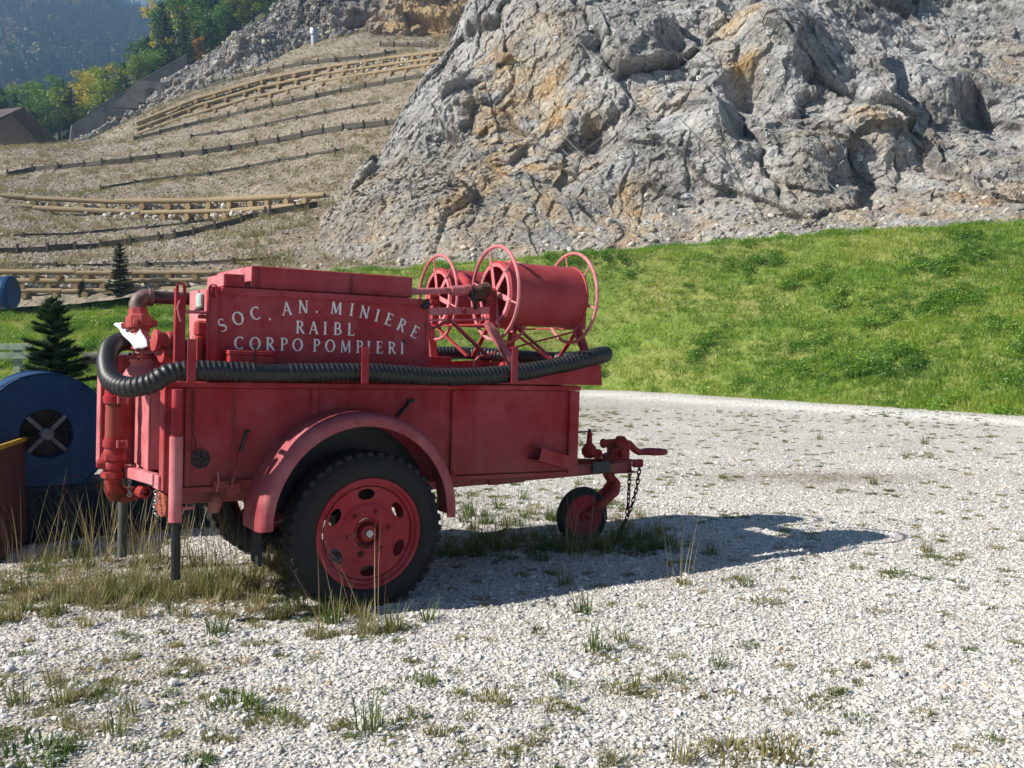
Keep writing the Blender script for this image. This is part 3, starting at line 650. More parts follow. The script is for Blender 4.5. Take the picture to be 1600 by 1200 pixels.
for (px, py, sx, sy, n_) in [(120, 930, .35, .16, 75), (260, 925, .30, .18, 70), (360, 915, .2, .2, 45), (60, 960, .35, .12, 30), (470, 960, .2, .08, 26), (560, 985, .22, .05, 16), (300, 890, .5, .2, 50)]:
    addt(blob(px, py, sx, sy, n_), [0, 0, 3, 4, 5], .68, .66)
for (px, py, sx, sy, n_) in [(780, 855, .30, .18, 30), (880, 862, .35, .14, 26), (1000, 858, .25, .10, 18), (760, 815, .3, .3, 26), (1000, 845, .12, .1, 8)]:
    addt(blob(px, py, sx, sy, n_), [3, 4, 5, 0], .75, .45)
for (px, py, sx, sy, n_) in [(180, 880, .3, .1, 20), (270, 885, .2, .1, 12), (100, 880, .25, .1, 7), (340, 900, .15, .12, 7), (800, 860, .25, .1, 7), (905, 870, .2, .08, 6), (1065, 915, .02, .02, 2), (540, 985, .2, .05, 3)]:
    addt(blob(px, py, sx, sy, n_), [6, 7, 8], 1.0, .95)
for (px, py, k, s, t) in [(911, 958, 3, .9, .15), (340, 985, 4, 1.0, .2), (665, 968, 4, .8, .3), (460, 950, 5, 1.0, .05), (970, 1005, 3, .6, .3), (1120, 1045, 4, .6, .35), (360, 1110, 0, 1.6, .35), (425, 1130, 1, 1.3, .45), (40, 1185, 0, 2.0, .15), (1160, 1190, 0, 1.6, .8), (1240, 1180, 1, 1.8, .75), (1400, 900, 1, 1.5, .4), (1455, 872, 2, 1.2, .3), (1200, 945, 0, 1.2, .5), (650, 1070, 2, 1.2, .4), (855, 1110, 1, 1.1, .8), (760, 1105, 0, 1.3, .8), (1050, 1070, 2, 1.2, .5), (1280, 1105, 0, 1.1, .5), (960, 1080, 1, 1.1, .7)]:
    c_ = ground(px, py); tp.append((c_.x, c_.y, k, s, t))
tp = np.array(tp); P = np.c_[tp[:, :2], np.zeros(len(tp))]; P[:, 2] = .028 * fbm(P / 1.4, 4) + .03 * fbm(P / 6 + 5, 2); nP = len(P)
scatter('yard_weeds', tm, P, rnd_rot(nP, .1), tp[:, 3], tp[:, 2], tp[:, 4], 'grass tufts and dry stalks growing in the gravel', 'grass')

# stones and dry grass on the terraces
sp = [pebble('scree_stone', SCR, 40 + s, .7, 2) for s in range(6)]
u = RNG.uniform(-.56, -.05, 60000); yy = 33 + 52 * RNG.random(60000) ** 1.0; P = snap(np.c_[u * yy, yy, np.zeros(60000)], TBVH); P = P[RNG.random(len(P)) < .25 + .9 * np.clip(.4 - fbm(P / 2.5 + 1.7, 3), 0, 1)]; nP = len(P)
scatter('terrace_scree', sp, P, rnd_rot(nP, .5), np.exp(RNG.normal(math.log(.042), .4, nP)), RNG.randint(0, 6, nP), RNG.random(nP) * .8, 'loose pale stones lying on the terraced slope', 'stones')
dg = [clump('dry_clump', TUFT, 20, .18, .22, .02, .6, 2) for _ in range(3)]
u = RNG.uniform(-.56, -.05, 16000); yy = RNG.uniform(33, 88, 16000); P = snap(np.c_[u * yy, yy, np.zeros(16000)], TBVH); P = P[RNG.random(len(P)) < np.clip(.25 + 1.3 * fbm(P / 3 + 6, 3), .06, .9)]; nP = len(P)
scatter('terrace_grass', dg, P, rnd_rot(nP, .2), RNG.uniform(.7, 1.5, nP), RNG.randint(0, 3, nP), np.clip(RNG.normal(.82, .13, nP), 0, 1), 'dry grass tufts on the terraced slope', 'grass')
# rubble at the foot of the cliff
P = []
for _ in range(800):
    px = random.uniform(500, 1600); base = np.interp(px, [500, 750, 920, 1200, 1600], [425, 412, 400, 376, 352]); py = base - abs(random.gauss(0, 34)) - 2
    h, nrm = pick(RBVH, px, py)
    if h is not None and nrm.z > .1: P.append(h)
P = np.array(P); nP = len(P)
scatter('cliff_rubble', sp, P, rnd_rot(nP, .5), np.minimum(.17, np.exp(RNG.normal(math.log(.055), .6, nP))), RNG.randint(0, 6, nP), RNG.random(nP) * .8 + .2, 'loose rubble lying at the foot of the cliff', 'stones')
P = []
for _ in range(9000):
    px, py = random.uniform(105, 520), random.uniform(0, 235); h, nrm = pick(VBVH, px, py)
    if h is not None and h.y < 125: P.append(h)
P = np.array(P); nP = len(P)
scatter('ridge_scree', sp, P, rnd_rot(nP, .5), np.minimum(.4, np.exp(RNG.normal(math.log(.11), .5, nP))), RNG.randint(0, 6, nP), RNG.random(nP) * .9, 'loose pale scree lying on the ridge behind the crest', 'stones')
# wood on the mountain
def farcone(name, seed):
    rnd = random.Random(seed); V = []; Fc = []
    for _ in range(170):
        t = rnd.random() ** .8; a = rnd.uniform(0, 6.28); r = (1 - t) * 2.6 * rnd.uniform(.5, 1); leafquad(V, Fc, Vector((r * math.cos(a), r * math.sin(a), 1 + t * 13)), .75, rnd)
    me = bpy.data.meshes.new(name); me.from_pydata(V, [], Fc); me.materials.append(FARL); return me
fm = [farcone('far_conifer', s) for s in range(3)] + [leafball('far_broadleaf', FARL, 190, 3.4, 5.0, .95, .5, random.Random(s)) for s in range(3)]
u = RNG.uniform(-.85, -.2, 16000); yy = 300 + 430 * RNG.random(16000) ** .8; P = snap(np.c_[u * yy, yy, np.zeros(16000)], MBVH); nP = len(P); con = fbm(P / 60, 3) + RNG.normal(0, .2, nP) > -.05
tn = np.where(con, RNG.uniform(0, .4, nP), np.clip(.65 + .5 * fbm(P / 40 + 9, 3) + RNG.normal(0, .15, nP), .3, 1))
scatter('mountain_wood', fm, P, rnd_rot(nP, .03), RNG.uniform(.55, 1.0, nP), np.where(con, RNG.randint(0, 3, nP), RNG.randint(3, 6, nP)), tn, 'mixed autumn wood covering the far mountain side', 'wood')
# ------------------------------------------------------------------ log crib walls on the terraces
CYL = MB().tube([(0, 0, 0), (.02, 0, 0), (.5, 0, .004), (.98, 0, 0), (1, 0, 0)], [.9, 1, 1.03, .97, .9], 9).build('log', LOG, None, 50); CYLM = CYL.data; bpy.data.objects.remove(CYL)
HDR = MB().cyl((0, 0, 0), (1, 0, 0), 1.0, .97, 10).build('cross_log', LOGEND, None, 50); HDRM = HDR.data; bpy.data.objects.remove(HDR)
def place(o, p0, p1, r):
    d = p1 - p0; o.location = p0; o.rotation_mode = 'QUATERNION'; o.rotation_quaternion = d.to_track_quat('X', 'Z'); o.scale = (d.length, r, r)
def along(poly, n=200):
    P = [atY(*p) for p in poly]; q = np.array([list(p) for p in P]); s = np.r_[0, np.cumsum(np.linalg.norm(np.diff(q, axis=0), axis=1))]
    def at(t): return Vector([np.interp(t, s, q[:, k]) for k in range(3)])
    return at, s[-1]
def crib(label, rows, r, loglen, hstep, out=.35):
    root = empty('log_crib_wall', atY(*rows[-1][len(rows[-1]) // 2])); tag(root, label, 'crib wall', 'log crib walls of the terraces'); base = Vector(root.location)
    for k, row in enumerate(rows):
        at, L = along(row); t = -random.uniform(0, loglen * .5)
        while t < L:
            a, b = max(0, t), min(L, t + loglen * random.uniform(.85, 1.1))
            if b - a > .5:
                o = link('log', CYLM, root); j = Vector((0, random.uniform(-.03, .03), random.uniform(-.04, .04))); place(o, at(a) + j - base, at(b) + j * .5 - base, r * random.uniform(.85, 1.12))
            t = b if t >= 0 else t + loglen
            if t <= 0: t = .01
        if k < len(rows):
            t = hstep * (.25 + .5 * (k % 2))
            while t < L:
                p = at(t); d = (at(min(L, t + .3)) - at(max(0, t - .3))).normalized(); nrm = d.cross(Vector((0, 0, 1))).normalized()
                if nrm.y > 0: nrm = -nrm
                c = p - Vector((0, 0, r * 2.1)) + nrm * (out + random.uniform(-.08, .1)); o = link('cross_log', HDRM, root); place(o, c - base, c - nrm * 1.1 - base, r * random.uniform(1.05, 1.3)); t += hstep * random.uniform(.85, 1.15)
    return root
crib('lowest log crib wall, just above the green bank and behind the trailer',
     [[(-250, 424, 33.4), (0, 427, 33.4), (170, 426, 33.4), (340, 426, 33.4), (430, 420, 33.6), (500, 414, 33.9)],
      [(-250, 437, 33.1), (0, 441, 33.1), (170, 440, 33.1), (345, 437, 33.1), (420, 432, 33.2)],
      [(-250, 452, 32.8), (60, 455, 32.8), (170, 452, 32.8), (290, 450, 32.8)]], .085, 4.2, .95)
crib('log crib wall of two rows halfway up the terraces, below the long plank fence',
     [[(-250, 296, 49.2), (0, 304, 50.0), (60, 311, 50.2), (110, 316, 50.2), (300, 315, 49), (400, 311, 47), (507, 304, 44.4)],
      [(-250, 312, 48.6), (0, 317, 49.4), (60, 325, 49.6), (130, 332, 49.6), (300, 331, 48.2), (400, 328, 46.2), (470, 321, 44.6)]], .135, 5.5, 1.25)
crib('long topmost log crib wall, three pale curving rows under the crest',
     [[(213, 193, 74.0), (260, 172, 74.5), (300, 157, 74.4), (400, 127, 73.4), (500, 107, 71.4), (600, 92, 68.4), (692, 81, 65.2)],
      [(213, 202, 73.6), (260, 182, 74), (300, 168, 74), (400, 138, 73), (500, 117, 71), (600, 102, 68), (690, 90, 64.9)],
      [(215, 211, 73.2), (260, 194, 73.6), (300, 180, 73.6), (400, 151, 72.6), (500, 128, 70.6), (600, 112, 67.6), (688, 99, 64.6)]], .125, 5.5, 1.5)
# pale stones packed behind the logs
P = []
for rows in ([[(0, 434, 33.5), (340, 432, 33.5)], [(0, 448, 33.2), (340, 444, 33.2)]], [[(20, 318, 50), (110, 325, 50.2), (300, 323, 49), (400, 320, 47), (500, 311, 44.8)], [(110, 339, 49.4), (300, 339, 48), (400, 335, 46), (480, 326, 44.4)]],
             [[(213, 198, 74.2), (300, 163, 74.6), (400, 133, 73.6), (500, 112, 71.6), (690, 86, 65.4)], [(213, 207, 73.8), (300, 174, 74.2), (400, 145, 73.2), (500, 123, 71.2), (690, 95, 65)]]):
    for row in rows:
        at, L = along(row)
        for _ in range(int(L * 16)): P.append(at(random.uniform(0, L)) + Vector((0, random.uniform(-.1, .2), random.gauss(0, .07))))
P = np.array([list(p) for p in P]); nP = len(P)
PALE = m_stone('pale_stone', [(0, (.34, .30, .23)), (.5, (.55, .51, .43)), (1, (.68, .65, .58))])
scatter('crib_stones', [pebble('crib_stone', PALE, 70 + s, .75) for s in range(5)], P, rnd_rot(nP, .5), np.exp(RNG.normal(math.log(.10), .35, nP)), RNG.randint(0, 5, nP), RNG.random(nP), 'pale stones packed between the logs of the crib walls', 'stones')

# ------------------------------------------------------------------ plank fences across the slope
BOX = MB().box((0, -.5, -.5), (1, .5, .5)).build('plank', PLANK, None, 0); BOXM = BOX.data; bpy.data.objects.remove(BOX)
def hurdle(label, poly, hgt, step, bvh=None, post=.12):
    bvh = bvh or TBVH; pts = []
    x = [p[0] for p in poly]; y = [p[1] for p in poly]; q = []
    for px in np.arange(x[0], x[-1] + .1, 6):
        h, _ = pick(bvh, px, np.interp(px, x, y))
        if h is not None: q.append(h)
    arr = np.array([list(v) for v in q]); s = np.r_[0, np.cumsum(np.linalg.norm(np.diff(arr, axis=0), axis=1))]
    at = lambda t: Vector([np.interp(t, s, arr[:, k]) for k in range(3)])
    root = empty('plank_fence', at(s[-1] / 2)); tag(root, label, 'fence', 'low plank fences across the slope'); b = Vector(root.location); t = 0.0
    while t < s[-1] - .3:
        t2 = min(s[-1], t + step * random.uniform(.9, 1.1)); a, c = at(t), at(t2); up = Vector((0, -.12, hgt * .5 + random.uniform(-.03, .03)))
        o = link('plank', BOXM, root); d = c - a; o.location = a + up - b; o.rotation_mode = 'QUATERNION'; o.rotation_quaternion = d.to_track_quat('X', 'Z'); o.scale = (d.length * 1.01, .06, hgt * random.uniform(.85, 1.1))
        o = link('post', BOXM, root); hh = hgt * random.uniform(1.35, 1.7); o.location = a + Vector((0, -.2, -.15)) - b; o.rotation_mode = 'QUATERNION'; o.rotation_quaternion = Vector((random.gauss(0, .05), 0, 1)).to_track_quat('X', 'Z'); o.scale = (hh + .15, post * .8, post * .8); t = t2
    return root
hurdle('dark plank fence rising from the left edge to the two-row crib wall', [(-200, 404), (0, 397), (60, 395), (180, 386), (300, 369), (360, 353), (420, 337), (500, 323)], .24, 1.25)
hurdle('long dark plank fence across the middle of the slope, above the two-row crib wall', [(14, 276), (50, 268), (100, 264), (200, 254), (300, 243), (420, 225), (520, 205), (625, 194)], .27, 1.7)
hurdle('plank fence directly below the topmost crib wall', [(212, 219), (260, 207), (330, 190), (420, 168), (520, 147), (600, 132), (668, 120)], .22, 1.9)
hurdle('thin plank fence directly above the topmost crib wall', [(290, 146), (340, 132), (400, 117), (470, 102), (560, 93), (620, 84)], .22, 1.9)
hurdle('short plank fence on the crest beside the orange rock', [(595, 72), (640, 73), (690, 74)], .22, 1.6)
hurdle('faint low plank line between the long fence and the topmost fence', [(300, 215), (400, 200), (500, 178), (600, 160)], .12, 2.2)
hurdle('faint low plank line above the two-row crib wall', [(160, 296), (240, 283), (340, 272), (450, 250), (540, 236)], .13, 2.2)
hurdle('faint plank line low on the slope just above the lowest crib wall', [(-150, 421), (0, 417), (120, 416), (300, 414), (450, 405)], .10, 1.6)
hurdle('faint plank line under the left part of the two-row crib wall', [(-100, 372), (0, 370), (120, 368), (220, 358), (330, 346)], .10, 2.0)

# ------------------------------------------------------------------ anchors and cables of the rock net
am = MB().box((-.07, -.02, -.07), (.07, .02, .07), .008); am.cyl((0, -.09, 0), (0, .3, 0), .022, n=8); AM = am.build('anchor', m_plain('zinc_plate', (.5, .51, .5), .6, 0, .15, 30, .05)); AMD = AM.data; bpy.data.objects.remove(AM)
for (px, py) in [(925, 43), (998, 39), (1080, 37), (1201, 52), (1042, 122), (1093, 122), (1199, 111), (1198, 210), (1093, 261), (1194, 266), (1073, 307), (1344, 248), (938, 361), (1297, 357), (923, 303), (972, 248), (900, 217), (1010, 350), (870, 60), (830, 330)]:
    h, nrm = pick(RBVH, px, py)
    if h is None: continue
    o = link('rock_anchor', AMD); o.location = h + nrm * .04; o.rotation_mode = 'QUATERNION'; nn2 = (nrm + Vector((0, -1, .2))).normalized(); o.rotation_quaternion = (-nn2).to_track_quat('Y', 'Z'); o.scale = (1.35,) * 3
    tag(o, 'small steel anchor plate bolted to the netted rock cliff', 'rock anchor', 'anchor plates on the cliff')
CAB = [((690, 190), (890, 390)), ((860, 20), (1010, 190)), ((700, 30), (960, 300)), ((1000, 10), (1150, 130)), ((850, 290), (950, 215)), ((880, 240), (980, 340)), ((905, 300), (955, 245)), ((1060, 190), (1160, 300)), ((1270, 0), (1330, 60)), ((1160, 160), (1280, 220)), ((1390, 150), (1490, 260)), ((930, 330), (1010, 380)), ((1010, 60), (1100, 120)), ((1260, 260), (1330, 330))]
CABLE = m_plain('dull_wire', (.20, .20, .19), .7, .0, .2, 12, 0)
for k, (a, b) in enumerate(CAB):
    path = []
    for t in np.linspace(0, 1, 26):
        h, nrm = pick(RBVH, a[0] + (b[0] - a[0]) * t, a[1] + (b[1] - a[1]) * t)
        if h is not None: path.append(np.array(h + Vector((-.05, -.25, .12))))
    path = np.array(path)
    for _ in range(5): path[1:-1] = .5 * path[1:-1] + .25 * (path[:-2] + path[2:])
    o = MB().tube([tuple(q) for q in path], .013, 5).build('net_cable', CABLE); tag(o, 'thin steel cable holding the net against the rock cliff', 'cable', 'steel cables of the rock net')

# ------------------------------------------------------------------ concrete wall with an arch on the ridge
wall = empty('concrete_wall', atY(200, 160, 106)); tag(wall, 'old stepped concrete retaining wall climbing the ridge in front of the trees', 'wall'); wb = Vector(wall.location)
def wallseg(name, pt, pb, D, th=.7, m=CONC):
    # pt, pb: top and bottom pixels of the two ends
    (a0, a1), (b0, b1) = pt, pb; q = [atY(*a0, D[0]), atY(*a1, D[1]), atY(*b1, D[1]), atY(*b0, D[0])]; back = Vector((-.5, .85, 0)) * th
    V = [v - wb for v in q] + [v - wb + back for v in q]
    return MB().add(V, [(0, 1, 2, 3), (7, 6, 5, 4), (0, 4, 5, 1), (1, 5, 6, 2), (2, 6, 7, 3), (3, 7, 4, 0)]).build(name, m, wall, 20)
wallseg('wall_panel', ((112, 195), (140, 177)), ((108, 232), (140, 215)), (104, 105))
wallseg('wall_panel', ((140.4, 176), (214, 133)), ((140.4, 214), (214, 160)), (105, 107.5))
wallseg('wall_panel', ((214.4, 130), (291, 87)), ((214.4, 156), (293, 110)), (107.5, 110))
c0 = wallseg('coping', ((139, 173), (214, 130)), ((139, 176), (214, 133)), (104.7, 107.2), 1.1)
wallseg('coping', ((214.2, 127), (291, 84)), ((214.2, 130), (291, 87)), (107.2, 109.7), 1.1)
ar = []
for a in np.linspace(math.pi, 0, 9): ar.append((.62 * math.cos(a), .9 + .62 * math.sin(a)))
Ma = Matrix.Translation(atY(238, 148, 101) - wb + Vector((0, 0, -1.0))) @ Matrix.Rotation(R(12), 4, 'Z') @ Matrix.Rotation(R(90), 4, 'X')
MB().plate([(-1.3, 0), (-1.3, 2.1), (1.1, 2.1), (1.1, 0), (.62, 0)] + ar[::-1] + [(-.62, 0)], [], .9, Ma).build('arch', CONC, wall, 20)
MB().plate([(-3.6, -.6), (-1.3, 2.1), (-1.3, -.6)], [], .9, Ma).build('ramp_wall', CONC, wall, 20)
# steel vent pipe on the crest
h, _ = pick(TBVH, 491, 68); vb_ = h if h is not None else atY(491, 66, 84)
vp = empty('vent_pipe', vb_); tag(vp, 'small shiny steel vent pipe standing on the crest of the terraces', 'vent pipe')
MB().cyl((0, 0, -.2), (0, 0, .75), .3, n=16).build('pipe', STEEL, vp); MB().lathe([(.0, 1.22), (.36, 1.2), (.38, 1.15), (.38, .72), (.3, .7)], (0, 0, 0), (0, 0, 1), 18).build('cap', STEEL, vp)

# ------------------------------------------------------------------ house at the left edge
hs_ = empty('house', atY(-62, 246, 95)); hs_.rotation_euler = (0, 0, R(-20)); tag(hs_, 'ochre house with a dark low-pitched roof at the left edge below the trees', 'house')
MB().box((-13, 0, -4), (1.2, 9, 2.6)).box((-13.01, .2, 2.6), (1.21, 8.8, 2.7)).build('wall', PLASTER, hs_, 0)
MB().add([(-13, 0, 2.7), (1.2, 0, 2.7), (1.2, 9, 2.7), (-13, 9, 2.7), (-13, 4.5, 5.2), (1.2, 4.5, 5.2)], [(1, 2, 5), (0, 4, 3)]).build('gable', PLASTER, hs_, 0)
rf = MB()
for sgn in (-1, 1):
    y0 = 4.5 + sgn * 5.6
    rf.add([(-14, 4.5, 5.45), (3.2, 4.5, 5.45), (3.2, y0, 2.25), (-14, y0, 2.25), (-14, 4.5, 5.2), (3.2, 4.5, 5.2), (3.2, y0, 2.0), (-14, y0, 2.0)], [(0, 1, 2, 3), (7, 6, 5, 4), (0, 4, 5, 1), (1, 5, 6, 2), (2, 6, 7, 3), (3, 7, 4, 0)])
rf.build('roof', ROOFT, hs_, 0)
for x in (-.9, -4.2, -7.5):
    w_ = MB().box((x - .6, -.06, .2), (x + .6, -.004, 1.8)).build('shutter', PLANK, hs_, 0); MB().box((x - .72, -.09, .08), (x + .72, -.004, .195)).build('sill', CONC, w_, 0)

# ------------------------------------------------------------------ trees
LEAF = m_leaf('tree_leaf', None, .3, True)
def tree_meshes(kind, seed):
    rnd = random.Random(seed); tr = MB(); V = []; Fc = []
    if kind == 'conifer':
        Ht = 12.0; tr.tube([(0, 0, -1), (.05, 0, 4), (0, .08, 8), (0, 0, 11.8)], [.26, .2, .11, .02], 8); z = 1.2
        while z < 11.7:
            t = z / 12; nb = rnd.randint(5, 7); a0 = rnd.uniform(0, 6.28)
            for k in range(nb):
                L = (1 - t) ** .8 * 3.0 * rnd.uniform(.65, 1.12) + .15; a = a0 + 6.28 * k / nb + rnd.gauss(0, .2); e = Vector((math.cos(a) * L, math.sin(a) * L, z - .22 * L + rnd.gauss(0, .08)))
                if L > 1: tr.tube([(0, 0, z), tuple(e)], [.035, .01], 4, False)
                m_ = int(6 + L * 9)
                for q in range(m_):
                    s = rnd.random() ** .7; c = Vector((0, 0, z)).lerp(e, s) + Vector((rnd.gauss(0, .16 + .1 * L * s), rnd.gauss(0, .16 + .1 * L * s), rnd.gauss(-.06, .10))); leafquad(V, Fc, c, rnd.uniform(.13, .27), rnd)
            z += rnd.uniform(.38, .55)
    else:
        Ht = 10.0; tr.tube([(0, 0, -1), (.1, 0, 2), (0, .15, 5), (.1, .1, 8.5)], [.24, .2, .13, .03], 8); cl = []
        for k in range(13):
            z = rnd.uniform(2.4, 7.6); a = rnd.uniform(0, 6.28); L = rnd.uniform(.9, 2.7) * (1.15 - abs(z - 5) / 6); e = Vector((math.cos(a) * L, math.sin(a) * L, z + rnd.uniform(.3, 1.5))); tr.tube([(0, 0, z - .3), tuple(e * .6 + Vector((0, 0, z * .35))), tuple(e)], [.08, .05, .015], 5, False); cl.append((e, rnd.uniform(.8, 1.35)))
        for k in range(16): cl.append((Vector((rnd.gauss(0, 1.1), rnd.gauss(0, 1.1), rnd.uniform(3.0, 9.4))), rnd.uniform(.7, 1.2)))
        for (e, r) in cl:
            for q in range(int(70 * r)):
                u_ = Vector((rnd.gauss(0, 1), rnd.gauss(0, 1), rnd.gauss(0, 1))).normalized() * rnd.random() ** .45 * r; leafquad(V, Fc, e + Vector((u_.x, u_.y, u_.z * .75)), rnd.uniform(.14, .27), rnd)
    t_ = tr.build('trunk', BARK); tm_ = t_.data; bpy.data.objects.remove(t_); cm_ = bpy.data.meshes.new('crown'); cm_.from_pydata(V, [], Fc); cm_.materials.append(LEAF)
    return tm_, cm_
CONI = [tree_meshes('conifer', s) for s in range(4)]; DECI = [tree_meshes('broadleaf', 20 + s) for s in range(5)]
COLS = {'dark green spruce': (.03, .07, .022), 'bluish dark spruce': (.028, .06, .03), 'mid green spruce': (.05, .105, .028), 'fresh green broadleaf tree': (.10, .20, .025), 'yellow green broadleaf tree': (.21, .27, .03), 'golden yellow broadleaf tree': (.40, .33, .035), 'orange autumn tree': (.42, .22, .04), 'dark green broadleaf tree': (.05, .10, .025)}
def tree(px, py, s, kind, where, group='trees behind the ridge'):
    h, _ = pick(FBVH, px, py); 
    if h is None: return
    lim = np.interp(px, [-60, 0, 100, 200, 232, 256], [140, 135, 122, 95, 50, -90]); ht = (12.2 if 'spruce' in kind else 10.3) * F / h.y; s = min(s, (py - lim * random.uniform(.95, 1.1)) / ht)
    if s < .3: return
    con = 'spruce' in kind; tm_, cm_ = random.choice(CONI if con else DECI); root = empty('spruce_tree' if con else 'broadleaf_tree', h, (0, 0, random.uniform(0, 6.28))); root.scale = (s * random.uniform(.85, 1.1), s * random.uniform(.85, 1.1), s)
    link('trunk', tm_, root); c = link('crown', cm_, root); k = random.uniform(1.0, 1.6); b = COLS[kind]; c.color = (b[0] * k, b[1] * k, b[2] * k, 1)
    tag(root, '%s %s' % (kind, where), 'tree', group)
K = list(COLS)
W1 = 'in the dense wood behind the concrete wall'
spec = []
for px in range(-60, 480, 17):                                    # front row along the ridge
    base = np.interp(px, [-60, 0, 110, 200, 300, 400, 480], [252, 248, 232, 195, 118, 55, -15]) + random.uniform(-6, 2); spec.append((px + random.uniform(-7, 7), base, random.uniform(.5, .85)))
for row, (dy, n_) in enumerate(((22, 20), (48, 18), (72, 14))):
    for px in np.linspace(-60, 470, n_):
        base = np.interp(px, [-60, 0, 110, 200, 300, 400, 480], [245, 240, 222, 185, 108, 45, -25]) - dy * random.uniform(.8, 1.1); spec.append((px + random.uniform(-10, 10), base, random.uniform(.7, 1.05) * (1.0 if px > 200 else .85)))
for (px, py, s) in spec:
    w = [4, 3, 4, 4, 3, .3, .05, 2] if px < 130 else ([2, 1, 2, 4, 6, 3, .3, 1] if px < 320 else [3, 2, 4, 5, 4, .7, .15, 2])
    fr = 'at the front edge' if (px, py, s) in spec[:32] else 'deeper in the wood'
    zn = 'above the house' if px < 110 else ('behind the concrete wall' if px < 215 else ('past the top end of the wall' if px < 330 else 'high beside the scree ridge'))
    tree(px, py, s, random.choices(K, w)[0], fr + ' ' + zn)
for (px, py, s, kd, lb) in [(265, 140, .62, 'golden yellow broadleaf tree', 'just above the top end of the concrete wall'), (308, 116, .42, 'orange autumn tree', 'low beside the scree ridge'), (72, 225, .75, 'fresh green broadleaf tree', 'standing out among dark spruces above the house'), (232, 160, .8, 'bluish dark spruce', 'rising above the yellow trees by the wall')]: tree(px, py, s, kd, lb)

# ------------------------------------------------------------------ young spruces
NEEDLE = m_leaf('spruce_needle', None, .2, True)
def young(loc, Ht, label, dens=1.0, seed=5, wide=.33, col=(.05, .095, .04)):
    rnd = random.Random(seed); root = empty('young_spruce', loc); tag(root, label, 'spruce'); tr = MB(); V = []; Fc = []; tr.tube([(0, 0, -.1), (0, 0, Ht * .5), (.01, 0, Ht * .99)], [.02 * Ht, .012 * Ht, .003], 7); z = Ht * .06
    while z < Ht * .97:
        t = z / Ht; nb = rnd.randint(5, 7); a0 = rnd.uniform(0, 6.28)
        for k in range(nb):
            L = Ht * wide * (1 - t) ** .85 * rnd.uniform(.65, 1.1) + .03; a = a0 + 6.283 * k / nb + rnd.gauss(0, .15); d = Vector((math.cos(a), math.sin(a), .10 + .35 * t)); e = d * L; e.z += -.10 * L
            z_ = z; z = z + Ht * rnd.uniform(-.025, .025)
            tr.tube([(0, 0, z), (e.x * .5, e.y * .5, z + e.z * .5 - .03 * L), (e.x, e.y, z + e.z + .04 * L)], [.008, .005, .002], 4, False)
            for q in range(int(330 * L * dens / (Ht * .2))):
                s = rnd.uniform(.12, 1.03); c = Vector((e.x * s, e.y * s, z + e.z * s)); sd = Vector((-math.sin(a), math.cos(a), 0)) * rnd.choice((-1, 1)); tip = c + (d * rnd.uniform(.3, .8) + sd * rnd.uniform(.2, 1.0) + Vector((0, 0, rnd.uniform(-.35, .45)))) * (.055 * Ht * rnd.uniform(.6, 1.3)); w_ = (tip - c).cross(Vector((0, 0, 1))).normalized() * .0055 * Ht
                n0 = len(V); V += [tuple(c - w_), tuple(c + w_), tuple(tip)]; Fc.append((n0, n0 + 1, n0 + 2))
            z = z_
        z += Ht * rnd.uniform(.03, .05)
    tr.build('trunk', BARK, root); cm_ = bpy.data.meshes.new('crown'); cm_.from_pydata(V, [], Fc); cm_.materials.append(NEEDLE); c = link('crown', cm_, root); c.color = (*col, 1)
gp = atY(85, 600, 12); young((gp.x, 12, -.02), 1.98, 'dark young spruce growing behind the blue blower', 1.6, 5, .36)
h, _ = pick(BBVH, 188, 472); h = h or atY(188, 466, 32); young(h, 1.95, 'slender young spruce in front of the lowest crib wall', .6, 9, .26, (.05, .08, .03))
h, _ = pick(BBVH, 128, 478); h = h or atY(128, 470, 32); young(h, .8, 'tiny spruce seedling beside the foot of the lowest crib wall', .5, 12, .3, (.05, .08, .03))
# ------------------------------------------------------------------ the fire-pump trailer: local x to the drawbar, y across, z up
TO = atY(575, 838, 5.44); TO.z = 0
trailer = empty('fire_pump_trailer', TO, (0, R(2.0), R(31))); tag(trailer, 'old faded red fire-pump trailer with white lettering, hose reels and one large wheel in front', 'trailer')
T = trailer
def part(name, mb, m=None, parent=None, smooth=35): return mb.build(name, m or RED, parent or T, smooth)
V0_, V1_ = .285, 1.665
# body
part('side_panel', MB().box((-1.03, V0_, .672), (1.53, V0_ + .012, 1.195), .003))
part('side_panel', MB().box((-1.03, V1_ - .012, .672), (1.53, V1_, 1.195), .003))
part('end_panel', MB().box((1.518, V0_ + .014, .672), (1.53, V1_ - .014, 1.195), .003))
part('end_panel', MB().box((-.99, V0_ + .014, .672), (-.978, V1_ - .014, 1.195), .003))
part('floor_panel', MB().box((-.97, V0_ + .016, .674), (1.515, V1_ - .016, .69)))
for v in (V0_ - .022, V1_ - .014): part('rim_angle', MB().box((-1.06, v, 1.197), (1.575, v + .036, 1.228), .004))
part('deck', MB().box((-1.05, V0_ + .016, 1.2), (1.57, V1_ - .016, 1.226), .003))
def post(u0, u1, w0, w1, v=V0_, d=.022): return MB().box((u0, v - d, w0), (u1, v - .0015, w1), .004)
part('stiffener', post(-.262, -.225, 1.045, 1.194)); part('stiffener', post(.628, .665, .668, 1.194)); part('stiffener', post(-.95, -.915, .672, 1.194, d=.014))
part('corner_post', MB().box((1.49, V0_ - .026, .65), (1.565, V0_ - .0015, 1.194), .004).box((1.553, V0_ + .0005, .65), (1.565, V0_ + .05, 1.194), .003))
part('corner_post', MB().box((-1.06, V0_ - .024, .655), (-1.045, V0_ + .075, 1.195), .003).box((-1.0435, V0_ - .022, .655), (-.975, V0_ - .008, 1.195), .003))
